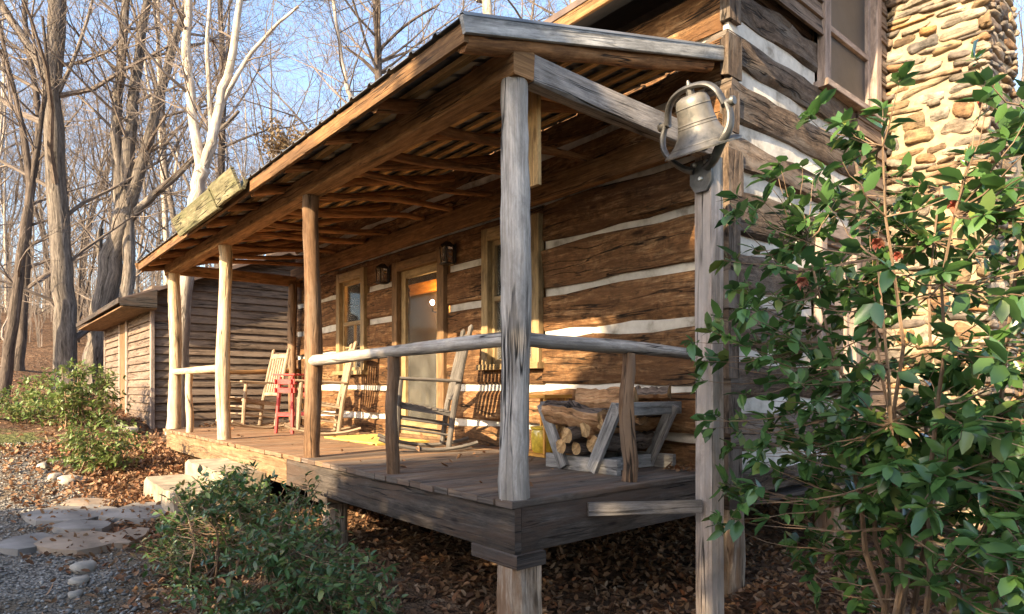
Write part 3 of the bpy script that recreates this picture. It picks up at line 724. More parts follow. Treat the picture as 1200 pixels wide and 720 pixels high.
# chimney
CX, CY0 = .97, 4.48
ch_core = MB()
ch_core.box((XG+.003, CY0+.03, -1.3), (CX-.03, 5.42, 7.0)); ch_core.box((XG+.006, 5.40, -1.3), (CX-.034, 6.4, 2.5)); ch_core.prism([(XG+.009, 5.41, 2.49), (XG+.009, 6.39, 2.49), (XG+.009, 5.41, 3.4)], (CX-.05-XG, 0, 0))
chim = cab(ch_core, 'chimney', M['mortar'])
mb = MB()
def stones(face, a0, a1, z0, z1):
    z = z0
    while z < z1:
        h = rng.choice((.04, .05, .06, .07, .09, .11, .16)); a = a0-rng.random()*.1
        while a < a1:
            w_ = rng.uniform(.14, .44) if h < .13 else rng.uniform(.14, .32)
            c0_, c1_ = max(a, a0-.01), min(a+w_, a1+.015)
            if c1_-c0_ > .05:
                hh = h*rng.uniform(.42, .52); cz = z+h/2+rng.uniform(-.022, .022); hh *= rng.uniform(.75, 1.05); rx = (c1_-c0_)/2*rng.uniform(.8, .97); dpt = rng.uniform(.036, .062)
                tilt = rng.gauss(.03, .10)
                if face == 'y': mb.blob(((c0_+c1_)/2, CY0+.045, cz), rx, dpt, hh, Matrix.Rotation(tilt, 3, 'Y'), ns=14, nr=8, p=.62, jit=.13)
                else: mb.blob((CX-.045, (c0_+c1_)/2, cz), dpt, rx, hh, Matrix.Rotation(tilt, 3, 'X'), ns=14, nr=8, p=.62, jit=.13)
            a += w_
        z += h*1.02
stones('y', XG+.0, CX, -1.0, 6.2); stones('x', CY0+.06, 5.43, -1.0, 6.2); stones('x', 5.45, 6.4, -1.0, 2.5)
mb.build('stonework', M['stone'], chim, ang=70)
# foundation posts of the house
for (x, y, s_) in ((.03, 1.95, .20), (-2.6, 1.95, .2), (-5.2, 1.95, .2), (.03, 3.6, .2)):
    mb = MB(); mb.beam((x, y, g(x, y)-.15), (x, y, -.27), s_, s_, up=(0, 1, 0), n=6, jit=.006, ch=.02); cab(mb, 'foundation_post', M['found'])
mb = MB(); mb.box((XL, 1.83, -.27), (XG-.01, 1.99, -.19)); mb.box((-.05, 1.995, -.27), (XG-.006, 4.4, -.245)); cab(mb, 'sill_beam', M['rim'])

# ================================================================== PORCH
porch = thing('porch', 'long raised wooden porch with rough posts, pole rafters and metal roof along the cabin front', 'porch', (0, 0, g(0, 0)))
PI_ = Matrix.Translation(-porch.location)
def po(mb, name, mat, parent=None, **k):
    o = mb.build(name, mat, parent or porch, **k)
    if parent is None: o.matrix_parent_inverse = PI_
    return o
mb = MB(); x = .085
while x > -7.55:
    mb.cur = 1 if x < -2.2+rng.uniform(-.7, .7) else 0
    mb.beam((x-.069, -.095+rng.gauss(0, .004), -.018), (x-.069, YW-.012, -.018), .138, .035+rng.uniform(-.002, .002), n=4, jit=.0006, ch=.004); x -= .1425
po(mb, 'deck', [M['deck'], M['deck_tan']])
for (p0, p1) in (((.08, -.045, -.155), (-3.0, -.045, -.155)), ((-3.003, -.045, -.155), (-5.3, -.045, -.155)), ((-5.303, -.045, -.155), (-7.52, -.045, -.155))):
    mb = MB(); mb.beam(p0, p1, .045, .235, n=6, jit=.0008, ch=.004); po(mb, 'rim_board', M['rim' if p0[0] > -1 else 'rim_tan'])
mb = MB(); mb.beam((.056, -.02, -.155), (.056, YW-.02, -.155), .045, .235, n=5, jit=.0008, ch=.004); po(mb, 'rim_board', M['rim'])
mb = MB(); mb.beam((-7.5, -.02, -.155), (-7.5, YW-.02, -.155), .045, .235, ch=.004); po(mb, 'rim_board', M['rim'])
for y in (.42, .9, 1.36):
    mb = MB(); mb.beam((.03, y, -.15), (-7.47, y, -.15), .045, .22, ch=.004); po(mb, 'floor_joist', M['rim'])
for (x, y, s_, n_) in ((.0, .03, .19, 8), (-2.32, .06, .17, 6), (-4.9, .05, .17, 6), (-7.35, .02, .16, 6), (-2.3, 1.5, .16, 4), (-4.9, 1.5, .16, 4)):
    mb = MB(); mb.beam((x, y, g(x, y)-.15), (x, y, -.345), s_, s_, up=(0, 1, 0), n=n_, jit=.004, ch=.03); po(mb, 'foundation_post', M['found'])
    mb = MB(); mb.beam((x-.28, y-.005, -.309), (x+.105, y-.005, -.309), .2, .072, ch=.005); po(mb, 'bearer_block', M['rim'])
# posts
BT, BB = 2.30, 2.175
for (x, y, r0, r1, mt, z1) in ((0, 0, .080, .074, 'post_grey', BB), (-2.62, 0, .070, .066, 'post_brown', BB), (-5.04, 0, .076, .066, 'post_pale', BB), (-7.36, 0, .085, .075, 'post_pale', BB), (-7.36, 1.68, .07, .065, 'post_brown', 2.2)):
    m_ = MB(); m_.pole((x, y, .0), (x, y, z1), r0, r1, ns=16, n=22, jit=.032, wob=.010 if x else .005); po(m_, 'post', M[mt], ang=50)
# a stub of bark left on the foot of the far post is part of the post texture; rails
def ppole(name, mt, *a, **k):
    m_ = MB(); m_.pole(*a, **k); po(m_, name, M[mt], ang=50)
ppole('handrail', 'post_grey', (-.03, .0, .835), (-2.60, .0, .80), .040, .046, wob=.004, n=10)
ppole('handrail', 'post_grey', (0, .03, .835), (0, YW-.02, .80), .040, .040, wob=.004, n=8)
ppole('handrail', 'post_pale', (-5.0, .0, .80), (-7.38, .0, .80), .05, .045, wob=.006)
ppole('handrail', 'beam', (-7.36, .03, .82), (-7.36, YW-.02, .84), .035, .035, wob=.012)
ppole('baluster', 'post_brown', (-1.27, 0, 0), (-1.27, 0, .79), .045, .04, jit=.05)
ppole('baluster', 'post_brown', (0, .92, 0), (.0, .92, .785), .052, .040, jit=.07, wob=.012)
ppole('baluster', 'post_pale', (-6.55, 0, 0), (-6.55, 0, .76), .045, .042, jit=.05)
# beams
def pbeam(name, mt, *a, **k):
    m_ = MB(); m_.beam(*a, **k); return po(m_, name, M[mt])
pbeam('front_beam', 'beam', (.075, 0, 2.245), (-7.62, 0, 2.245), .14, .145, n=16, jit=.003, ch=.008)
pbeam('end_beam', 'beam_grey', (.02, .073, 2.243), (.02, YW-.005, 2.243), .10, .15, n=6, jit=.003, ch=.006)
pbeam('end_beam', 'beam', (-7.42, .073, 2.243), (-7.42, YW-.005, 2.243), .10, .15, n=4, jit=.003, ch=.006)
pbeam('ledger', 'beam', (XL, YW-.03, 2.355), (.10, YW-.03, 2.355), .07, .21, n=14, jit=.003, ch=.008)
pbeam('brace', 'lath', (-.15, .27, 2.33), (-.15, .275, 1.72), .085, .03, up=(0, 1, 0))
# roof: rafters, ties, laths, metal, fascia
SL = .268
def zp(y): return 2.335+SL*(y+.376)
RX = [.035, -.86, -1.57, -2.30, -3.02, -3.72, -4.42, -5.1, -5.8, -6.5, -7.15, -7.66]
for i, x in enumerate(RX):
    r_ = .048 if i == 0 else rng.uniform(.036, .047)
    zc = lambda y: zp(y)-.052-r_
    m_ = MB(); m_.pole((x, -.36 if i else -.37, zc(-.36)), (x+rng.uniform(-.05, .05)*(i > 0), YW-.07, zc(YW-.07)), r_*1.05, r_*.9, ns=9, n=9, jit=.05, wob=.012 if i else .004); po(m_, 'rafter', M['pole'], ang=50)
for i in range(11):
    x = -.42-.68*i+rng.uniform(-.1, .1)
    r_ = rng.uniform(.030, .040)
    m_ = MB(); m_.pole((x, -.03, 2.34), (x+rng.uniform(-.12, .12), YW-.03, 2.49), r_*1.1, r_*.85, ns=8, n=8, jit=.06, wob=.018); po(m_, 'tie_pole', M['pole'], ang=50)
y = -.34; k = 0
while y < 1.75:
    wv = .085 if k == 0 else .07
    m_ = MB(); m_.beam((.06, y, zp(y)-.036), (-7.70, y, zp(y)-.036), wv, .028, up=(0, -SL, 1), n=10, jit=.001, ch=.003); po(m_, 'lath', M['lath']); y += .235; k += 1
m_ = MB(); m_.beam((.085, -.372, zp(-.372)-.068), (-7.70, -.372, zp(-.372)-.068), .028, .095, n=10, jit=.001, ch=.003); po(m_, 'eave_board', M['eave'])
mb = MB(); xs = []
x = .12
while x > -7.76:
    xs += [(x, 0), (x-.014, .018), (x-.034, .018), (x-.048, 0)]
    xs.append((x-.14, .0)); x -= .23
ya, yb = -.41, YW-.004
nv = len(xs)
for yy in (ya, yb):
    for (x, h) in xs: mb.v.append(Vector((x, yy, zp(yy)+h)))
for yy in (ya, yb):
    for (x, h) in xs: mb.v.append(Vector((x, yy, zp(yy)+h-.005)))
for i in range(nv-1):
    u4 = [(0, 0)]*4
    mb.face((i, i+1, nv+i+1, nv+i), u4, .5); mb.face((2*nv+i, 3*nv+i, 3*nv+i+1, 2*nv+i+1), u4, .5)
    mb.face((i, 2*nv+i, 2*nv+i+1, i+1), u4, .5)
mb.face((0, nv, 3*nv, 2*nv), [(0, 0)]*4, .5); mb.face((nv-1, 3*nv-1, 4*nv-1, 2*nv-1), [(0, 0)]*4, .5)
po(mb, 'metal_roof', M['metal_roof'], smooth=False)
m_ = MB(); m_.beam((.105, -.41, zp(-.41)-.045), (.105, YW+.10, zp(YW+.10)-.045), .024, .08, up=(0, -SL, 1), n=8, jit=.0008, ch=.003); po(m_, 'fascia', M['fascia'])
m_ = MB(); m_.beam((-7.73, -.41, zp(-.41)-.045), (-7.73, YW-.02, zp(YW)-.045), .024, .08, up=(0, -SL, 1), ch=.003); po(m_, 'fascia', M['beam'])
# eave trough over the steps, two boards lapped end to end
def trough(xa, xb, dz):
    m_ = MB(); ap = (-.455, 2.20+dz); ot = (-.535, 2.372+dz); it = (-.405, 2.295+dz)
    def bd(p, q, t):
        c = ((p[0]+q[0])/2, (p[1]+q[1])/2); d = Vector((0, q[0]-p[0], q[1]-p[1]))
        m_.beam((xa, *c), (xb, *c), t, d.length, up=d.normalized(), n=8, jit=.0012, ch=.003)
    bd(ap, ot, .026); bd((ap[0]+.02, ap[1]+.012), it, .024)
    for x in (xa-.003, xb-.02):
        m_.prism([(x, ap[0]+.03, ap[1]+.045), (x, ot[0]+.09, ot[1]-.06), (x, it[0]+.0, it[1]-.02)], (.023, 0, 0))
    po(m_, 'eave_trough', M['gutter'], smooth=False)
trough(-5.02, -3.62, 0); trough(-3.66, -2.98, .025)

# bell bracket board from the deck corner to the house post
bb = MB(); bb.beam((.098, .45, -.10), (.452, 1.008, -.10), .03, .075, n=4, jit=.001, ch=.004)
o = bb.build('support_board', M['beam_grey']); tag(o, 'thin weathered grey board running level below the deck edge to the bell post', 'board')

# ================================================================== BELL
BX, BY = .462, 1.085
bp = MB(); bp.beam((BX, BY, g(BX, BY)-.2), (BX-.012, BY, 1.90), .118, .118, up=(0, 1, 0), n=10, jit=.0018, ch=.008)
tag(bp.build('bell_post', M['bell_post']), 'square weathered timber post standing beside the porch end and carrying the bell', 'post')
bell = thing('dinner_bell', 'large weathered bronze farm bell in an iron yoke on top of the square post', 'bell', (.452, BY-.084, 1.712))
bell.scale = (1.04, 1.04, 1.04)
BT_ = Matrix.Translation((0, -.05, .387)) @ Matrix.Rotation(R(23), 4, 'X') @ Matrix.Translation((0, .05, -.387))
mb = MB(); s_ = [(0, .0, .02), (0, 0, 0)]
pl = [(-.065, .12), (.065, .12), (.068, .0), (.035, -.05), (-.035, -.05), (-.068, .0)]
mb.prism([(x, .022, z+.03) for x, z in pl], (0, -.022, 0)); mb.build('mounting_plate', M['iron'], bell)
for (x, z) in ((-.034, .105), (.034, .105), (0, .02)):
    m_ = MB(); m_.lathe((0, 0, 0), [(0.0, .010), (.010, .009), (.014, .002), (.015, 0)], 10); o = m_.build('bolt', M['bolt'], bell); o.location = (x, -.002, z+.03); o.rotation_euler = (R(90), 0, 0)
ub = MB()
def arc(pts, n=5):
    out = []
    for i in range(len(pts)-1):
        p0 = Vector(pts[max(0, i-1)]); p1 = Vector(pts[i]); p2 = Vector(pts[i+1]); p3 = Vector(pts[min(len(pts)-1, i+2)])
        for k in range(n):
            u = k/n; out.append(.5*((2*p1)+(p2-p0)*u+(2*p0-5*p1+4*p2-p3)*u*u+(3*p1-p0-3*p2+p3)*u**3))
    out.append(Vector(pts[-1])); return out
half = [(.04, 0, .10), (.095, -.02, .125), (.155, -.05, .18), (.203, -.05, .25), (.212, -.05, .32), (.193, -.05, .385)]
for s in (1, -1):
    pts = arc([(s*a, b, c) for a, b, c in half]); ub.tube(pts, [.033-.011*i/len(pts) for i in range(len(pts))], 10, 0, flat=.6, refn=(0, 1, 0))
ub.build('cradle', M['iron'], bell)
for s in (1, -1):
    m_ = MB(); m_.tube([(s*.165, -.05, .387), (s*.222, -.05, .387)], [.019, .019], 10); m_.tube([(s*.222, -.05, .387), (s*.236, -.05, .387)], [.027, .022], 10); m_.build('pivot', M['iron'], bell)
yk = MB(); pts = arc([(-.178, -.05, .387), (-.166, -.05, .425), (-.150, -.05, .465), (-.112, -.05, .505), (-.045, -.05, .527), (.045, -.05, .527), (.112, -.05, .505), (.150, -.05, .465), (.166, -.05, .425), (.178, -.05, .387)])
yk.tube(pts, .027, 10, 0, flat=.55, refn=(0, 1, 0))
pts = [p+Vector((0, -.016, 0)) for p in pts]; yk.tube(pts, .008, 6); yk.tube([(0, -.05, .52), (0, -.05, .565)], [.022, .006], 8); yk.tube([(0, -.05, .43), (0, -.05, .54)], [.028, .02], 8)
yk.v = [BT_ @ Vector(v) for v in yk.v]; yk.build('yoke', M['iron'], bell)
bm_ = MB(); prof = [(0, .490), (.055, .488), (.080, .475), (.090, .45), (.093, .41), (.097, .37), (.105, .33), (.119, .292), (.143, .257), (.175, .229), (.208, .208), (.207, .199), (.18, .208), (.13, .25), (.105, .30), (.09, .40), (.06, .45)]
bm_.lathe((0, -.05, 0), prof, 40)
for z, r_ in ((.330, .105), (.346, .102), (.236, .167), (.430, .0915)):
    bm_.lathe((0, -.05, z), [(r_, -.005), (r_+.003, 0), (r_-.001, .005)], 40)
bm_.v = [BT_ @ Vector(v) for v in bm_.v]; bm_.build('bell_body', M['bronze'], bell, ang=50)
cl = MB(); cl.tube([(0, -.05, .4), (.01, -.05, .25)], .008, 6); cl.blob((.012, -.05, .225), .03, .03, .035, p=1, jit=0); cl.v = [BT_ @ Vector(v) for v in cl.v]; cl.build('clapper', M['iron'], bell)

# ================================================================== PORCH FURNITURE
def rocking_chair(loc, rz, label, mt, tilt):
    t = thing('rocking_chair', label, 'rocking chair', loc, rz, 'rocking chairs on the porch')
    RR = 1.25; T = Matrix.Translation((0, 0, RR)) @ Matrix.Rotation(tilt, 4, 'X') @ Matrix.Translation((0, 0, -RR))
    def B(mb, name):
        mb.v = [T @ Vector(v) for v in mb.v]; return mb.build(name, mt, t)
    HW = .265
    for s in (-1, 1):
        mb = MB(); n = 12; pts = []
        for k in range(n+1):
            y = -.42+.88*k/n; pts.append((s*HW, y, RR-math.sqrt(RR*RR-y*y)+.022))
        mb.tube(pts, .026, 6, 0, flat=.75, refn=(1, 0, 0)); B(mb, 'rocker')
        rk = lambda y: RR-math.sqrt(RR*RR-y*y)+.03
        mb = MB(); mb.tube([(s*HW, -.27, rk(-.27)), (s*(HW+.005), -.275, .35), (s*(HW+.005), -.27, .63)], [.025, .029, .023], 8, 0); B(mb, 'front_leg')
        mb = MB(); mb.tube([(s*(HW-.015), .20, rk(.2)), (s*(HW-.02), .225, .42), (s*(HW-.025), .275, .8), (s*(HW-.03), .325, 1.12), (s*(HW-.03), .33, 1.145), (s*(HW-.03), .335, 1.175)], [.025, .028, .026, .022, .027, .008], 8, 0); B(mb, 'back_post')
        mb = MB(); mb.beam((s*(HW+.005), -.34, .642), (s*(HW-.01), .265, .655), .075, .024, n=4, ch=.008); B(mb, 'armrest')
    mb = MB()
    for k in range(9): y = -.285+.056*k; mb.beam((-HW+.01, y, .425-.05*k/8), (HW-.01, y, .425-.05*k/8), .044, .016, ch=.004)
    for s in (-1, 1): mb.beam((s*(HW-.035), -.29, .40), (s*(HW-.035), .23, .35), .03, .05, ch=.004)
    B(mb, 'seat')
    mb = MB(); bx = lambda z: .225+(z-.42)*.142
    for z, h in ((.50, .05), (1.06, .075)): mb.beam((-HW+.03, bx(z), z), (HW-.03, bx(z), z), .024, h, up=(0, .14, 1), ch=.006)
    for k in range(6):
        x = -.18+.072*k; mb.beam((x, bx(.5), .5), (x, bx(1.05)+.005, 1.05), .045, .013, up=(0, 1, 0), ch=.003)
    B(mb, 'backrest')
    for (y, z) in ((-.273, .20), (-.273, .30), (.22, .24)):
        mb = MB(); mb.tube([(-HW, y, z), (HW, y, z)], .011, 6); B(mb, 'stretcher')
    for s in (-1, 1):
        for z in (.17, .26):
            mb = MB(); mb.tube([(s*HW, -.27, z+.03), (s*(HW-.02), .22, z-.01)], .011, 6); B(mb, 'stretcher')
    return t
FR = math.atan2(.42, -.907)
rocking_chair((-6.80, .98, 0), R(6), 'pale wooden rocking chair beside the red stand, farthest along the porch', M['chair'], R(-4))
rocking_chair((-5.06, 1.22, 0), R(-20), 'sunlit pale rocking chair between the porch window and the door', M['chair'], R(-4))
rocking_chair((-2.52, 1.13, 0), R(-27), 'shade-darkened grey rocking chair right of the door, behind the handrail', M['chair_shaded'], R(-4))
# red stand
rs = thing('red_stand', 'tall narrow red slatted stand between two rocking chairs', 'stand', (-5.58, .98, 0), R(25))
for (x, y) in ((-.12, -.12), (.12, -.12), (-.12, .12), (.12, .12)):
    beam_part('leg', M['red'], rs, (x*1.15, y*1.15, 0), (x*.85, y*.85, .72), .034, .034, up=(0, 1, 0))
m_ = MB()
for k in range(4): m_.beam((-.18, -.12+.08*k, .745), (.18, -.12+.08*k, .745), .07, .02)
m_.build('top', M['red'], rs)
for z in (.655, .545):
    m_ = MB()
    for y in (-.118, .118): m_.beam((-.17, y*1.1, z), (.17, y*1.1, z), .018, .062)
    for x in (-.118, .118): m_.beam((x*1.12, -.17, z), (x*1.12, .17, z), .018, .06)
    m_.build('apron', M['red'], rs)
for y in (-.13, .13): beam_part('stretcher', M['red'], rs, (-.13, y, .24), (.13, y, .24), .018, .05)
# door mat
m_ = MB(); m_.beam((-4.45, 1.22, .012), (-3.2, 1.22, .012), .62, .02, n=10, jit=.0025, ch=.006)
tag(m_.build('door_mat', M['mat']), 'straw yellow door mat lying on the deck before the door', 'mat')
# lanterns
for (x, z, lab) in ((-4.53, 1.97, 'dark metal wall lantern left of the door, near the far window'), (-3.115, 2.0, 'dark metal wall lantern at the right upper corner of the door frame')):
    l = thing('wall_lantern', lab, 'lantern', (x, YW-.015, z), 0, 'lanterns beside the door')
    m_ = MB(); m_.beam((0, 0, -.09), (0, 0, .11), .07, .014, up=(0, 1, 0)); m_.tube([(0, -.005, .09), (0, -.06, .13), (0, -.09, .12)], .008, 6); m_.build('back_plate', M['lantern_metal'], l)
    m_ = MB()
    for sx in (-1, 1):
        for syy in (-1, 1): m_.beam((sx*.045, -.09+syy*.045, -.1), (sx*.055, -.09+syy*.055, .075), .01, .01, up=(0, 1, 0))
    m_.beam((-.06, -.09, -.105), (.06, -.09, -.105), .12, .014); m_.lathe((0, -.09, .08), [(.088, 0), (.05, .03), (.02, .05), (.0, .06)], 4); m_.build('cage', M['lantern_metal'], l)
    m_ = MB(); m_.beam((0, -.09, -.095), (0, -.09, .07), .085, .085, up=(0, 1, 0), ch=.002); m_.build('glass', M['glass'], l)
# firewood rack
RKX, RKY = -.54, 1.06
rk = thing('firewood_rack', 'low grey plank firewood rack with V shaped ends on the deck', 'firewood rack', (RKX, RKY, 0))
for (y0, nm) in ((0, 'front'), (.60, 'back')):
    beam_part('base_board', M['rack'], rk, (-.34, y0, .052), (.34, y0, .052), .036, .10, n=3, jit=.001)
    for s in (-1, 1):
        beam_part('side_arm', M['rack'], rk, (s*.13, y0-.038, .02), (s*.36, y0-.038, .46), .085, .034, up=(0, 1, 0), n=3, jit=.001)
for s in (-1, 1):
    beam_part('top_rail', M['rack'], rk, (s*.34, -.055, .435), (s*.34, .66, .435), .035, .085, n=3, jit=.001)
    beam_part('base_board', M['rack'], rk, (s*.16, .02, .05), (s*.16, .58, .05), .035, .09)
def firewood(p0, p1, r_, label, split=False, rot=0):
    p0 = Vector(p0); p1 = Vector(p1); c = (p0+p1)/2; p0 = p0.copy()
    m_ = MB(); a = (p1-p0).normalized(); e = a.orthogonal().normalized(); f = a.cross(e); n = 12
    if split:
        e2 = e*math.cos(rot)+f*math.sin(rot); f2 = a.cross(e2)
        sec = [(-.95, -.5), (-.4, -.85), (.45, -.8), (1.0, -.45), (.95, .0), (.3, .62), (-.2, .72), (-.85, .1)]
    else: e2, f2 = e, f; sec = [(math.cos(6.283*i/10), math.sin(6.283*i/10)) for i in range(10)]
    k = len(sec); u0 = rng.random()*40; b = 0
    for q in range(n+1):
        cp = p0.lerp(p1, q/n)-c+e2*rng.gauss(0, .004)+f2*rng.gauss(0, .004)
        for (x, y) in sec: m_.v.append(cp+(e2*x+f2*y)*r_*(1+rng.gauss(0, .10 if split else .05)))
    L_ = (p1-p0).length
    for q in range(n):
        for i in range(k):
            j = (i+1) % k; m_.cur = (1 if split and i in (3, 4, 5, 6, 7) else 0)
            m_.face((q*k+i, q*k+j, (q+1)*k+j, (q+1)*k+i), [(u0+L_*q/n, i*.05), (u0+L_*q/n, i*.05+.05), (u0+L_*(q+1)/n, i*.05+.05), (u0+L_*(q+1)/n, i*.05)], .5)
    m_.cur = 2
    m_.face(list(reversed(range(k))), [(x*.1, y*.1) for x, y in reversed(sec)], .5); m_.face([n*k+i for i in range(k)], [(x*.1, y*.1) for x, y in sec], .5)
    o = m_.build('firewood_log', [M['bark'], M['split'], M['endgrain']], ang=30); o.location = c
    tag(o, label, 'firewood', 'logs stacked in the firewood rack')
X0, Y0 = RKX, RKY
firewood((X0-.10, Y0-.10, .165), (X0-.08, Y0+.55, .165), .052, 'round barked log low in the rack, its pale cut end farthest left')
firewood((X0+.02, Y0-.07, .155), (X0+.02, Y0+.58, .155), .045, 'small round log with orange cut end at the very bottom of the stack')
firewood((X0-.01, Y0-.13, .255), (X0+.0, Y0+.5, .25), .055, 'round log with ringed cut end resting on the two lowest logs')
firewood((X0+.13, Y0-.02, .20), (X0+.12, Y0+.6, .2), .062, 'dark barked log lying behind the middle baluster of the short railing')
firewood((X0-.30, Y0-.02, .40), (X0+.20, Y0+.02, .345), .105, 'big tan split log lying crosswise on top of the stack front', True, 2.2)
firewood((X0-.16, Y0+.12, .46), (X0+.22, Y0+.32, .48), .095, 'orange split log at the top behind the big crosswise one', True, 1.2)
firewood((X0+.16, Y0+.08, .33), (X0+.14, Y0+.62, .33), .075, 'dark split log under the right top rail of the rack', True, .4)
firewood((X0-.05, Y0+.30, .36), (X0-.03, Y0+.66, .36), .08, 'dark barked log in the back middle of the stack')
firewood((X0+.06, Y0+.50, .52), (X0+.30, Y0+.60, .53), .06, 'short rough log highest at the back of the rack against the wall', True, 2.8)
firewood((X0+.22, Y0+.30, .42), (X0+.20, Y0+.66, .42), .06, 'orange chunk of split wood at the right end of the stack', True, 3.6)
firewood((X0-.22, Y0+.02, .30), (X0-.16, Y0+.55, .30), .05, 'thin round log at the left side of the rack under the split log', False)
firewood((X0+.10, Y0-.06, .30), (X0+.11, Y0+.5, .31), .06, 'small split log with bright face right above the middle plank', True, 5.0)
firewood((X0+.20, Y0-.04, .36), (X0+.18, Y0+.45, .37), .055, 'ragged split log just right of the baluster, under the right rail', True, 4.2)
firewood((X0-.10, Y0+.45, .50), (X0+.08, Y0+.55, .54), .055, 'short dark stick of wood at the back top left of the pile', False)
# yellow stand with crock, between chair and wood rack
ys = thing('plant_stand', 'small orange wooden stand with flat top against the wall left of the firewood rack', 'stand', (-1.46, 1.56, 0))
box_part('top', M['orange'], ys, (-.17, -.15, .49), (.17, .17, .52)); box_part('back_panel', M['lath'], ys, (-.15, .13, .03), (.15, .15, .488)); box_part('bottom_shelf', M['orange'], ys, (-.17, -.15, .004), (.17, .17, .03))
for x in (-.15, .15):
    for y in (-.13, .11): beam_part('leg', M['orange'], ys, (x, y, .031), (x, y, .489), .022, .022, up=(0, 1, 0))
m_ = MB(); m_.lathe((-1.44, 1.54, .032), [(0, 0), (.09, 0), (.105, .03), (.108, .16), (.10, .19), (.112, .20), (.115, .215), (.10, .215), (.092, .19), (.095, .05), (0, .02)], 28)
tag(m_.build('crock', M['amber']), 'glossy amber yellow glazed crock on the lower shelf of the orange stand', 'crock')

# ================================================================== STEPS, STONES
def slab(name, label, cat, lo, hi, mt, group=None, jit=.011):
    c = ((lo[0]+hi[0])/2, (lo[1]+hi[1])/2, lo[2]); m_ = MB()
    m_.box([lo[i]-c[i] for i in range(3)], [hi[i]-c[i] for i in range(3)], n=6, jit=jit, ch=.02)
    o = m_.build(name, mt); o.location = c; return tag(o, label, cat, group)
slab('step_block', 'long pale step block set on the ground, the lower one of two below the porch', 'step', (-4.80, -.84, -.62), (-3.5, -.46, -.345), M['concrete'], 'steps up to the porch')
slab('step_block', 'long pale step block tight against the porch rim, the upper one of two', 'step', (-4.85, -.45, -.62), (-3.5, -.08, -.185), M['concrete'], 'steps up to the porch')
def flagstone(px, py, wpx, hpx, label, mt, rot=0, th=.045):
    p = ground_at(px, py); d = (p-CAM).length; wd = (p.x-CAM.x)*-sy+(p.y-CAM.y)*cy
    a = wpx*wd/F/2; b = hpx*wd/F/2*wd/(CAM.z-p.z)
    r_ = random.Random(int(px*7+py)); m_ = MB(); k = 11; poly = []
    for i in range(k):
        t = 6.283*i/k; rr = r_.uniform(.82, 1.08); sg = lambda v: math.copysign(abs(v)**.75, v)
        u, v = sg(math.cos(t))*a*rr, sg(math.sin(t))*b*rr
        poly.append((cy*u-sy*v, sy*u+cy*v, .075*(-(cy*u-sy*v))-.03))
    poly2 = [(x*.96, y*.96, z+th+.03+r_.gauss(0, .003)) for x, y, z in poly]
    n0 = 0; m_.v = [Vector(q) for q in poly+poly2]
    m_.face([k+i for i in range(k)], [(0, 0)]*k, .5)
    for i in range(k): j = (i+1) % k; m_.face((i, j, k+j, k+i), [(0, 0)]*4, .5)
    o = m_.build('flagstone', mt); o.location = p; tag(o, label, 'flagstone', 'flagstones of the path to the steps')
flagstone(83, 606, 90, 17, 'long dark flagstone with rounded edge, farthest from the gravel front', M['flag'])
flagstone(165, 604, 75, 16, 'flagstone closest to the lower step and the shrub', M['flag'])
flagstone(97, 621, 68, 9, 'narrow grey flagstone between the long dark one and the big tan one', M['flag'])
flagstone(92, 640, 96, 21, 'big tan flagstone in the middle of the path', M['flag_tan'])
flagstone(31, 641, 56, 17, 'bluish grey flagstone alone at the gravel side', M['flag'])
flagstone(105, 594, 60, 8, 'thin sunlit flagstone behind the long dark one', M['flag_tan'])
flagstone(148, 634, 40, 18, 'small brown flagstone under the edge of the big shrub', M['flag_tan'])
def rock(px, py, s, label):
    p = ground_at(px, py); wd = (p.x-CAM.x)*-sy+(p.y-CAM.y)*cy; r_ = s*wd/F/2
    m_ = MB(); m_.blob((0, 0, r_*.25), r_*1.1, r_*.9, r_*.6, Matrix.Rotation(rng.random()*3, 3, 'Z'), p=.75, jit=.1)
    o = m_.build('rock', M['rock'], ang=60); o.location = p; tag(o, label, 'rock', 'pale rocks edging the path')
rock(65, 562, 17, 'cream rock in the middle of the row edging the sunlit path'); rock(82, 566, 20, 'largest cream rock at the right end of the sunlit row'); rock(50, 549, 15, 'small cream rock at the left end of the sunlit row'); rock(99, 565, 12, 'small rock just right of the largest cream rock')
rock(93, 684, 20, 'smooth whitish rock in the shade on the gravel edge'); rock(98, 669, 26, 'flat grey rock just behind the whitish one on the gravel edge'); rock(88, 699, 15, 'little grey rock in front of the whitish one'); rock(153, 507, 16, 'grey rock among leaves beside the shed'); rock(140, 503, 12, 'small tan rock left of the grey one beside the shed')

# ================================================================== SHED
SX, SY = -10.1, .26; shz = -.12
shed = thing('wooden_shed', 'weathered brown lap sided shed with low roof beyond the porch end', 'shed', (SX, SY, shz))
mb = MB(); z = 0; L1 = 4.6; SR = .42
while z < 4.0:
    zz = z+shz
    y0 = 0 if zz < 2.25 else (zz-2.25)/SR; y1 = L1-y0
    if y1-y0 > .1: mb.beam((.012, y0, z+.08), (.012, y1, z+.08), .034, .19, up=(-.24, 0, 1), n=3, jit=.002, ch=.003)
    if zz < 2.2: mb.beam((-5.0, -.012, z+.08), (0, -.012, z+.08), .034, .19, up=(0, .24, 1), n=5, jit=.002, ch=.003)
    z += .145
mb.build('siding', M['siding'], shed)
m_ = MB(); m_.box((-5.0, .02, -.3), (-.01, L1-.02, 2.3)); m_.prism([(-.03, .02, 2.3), (-.03, L1-.02, 2.3), (-.03, L1/2, 3.2)], (-4.9, 0, 0)); m_.build('core_wall', M['trim_brown'], shed)
for (a, b) in (((.03, -.02, -.1), (.03, -.02, 2.33)), ((-5.0, -.03, -.1), (-5.0, -.03, 2.3))): beam_part('corner_board', M['trim_grey'], shed, a, b, .10, .06, up=(0, 1, 0))
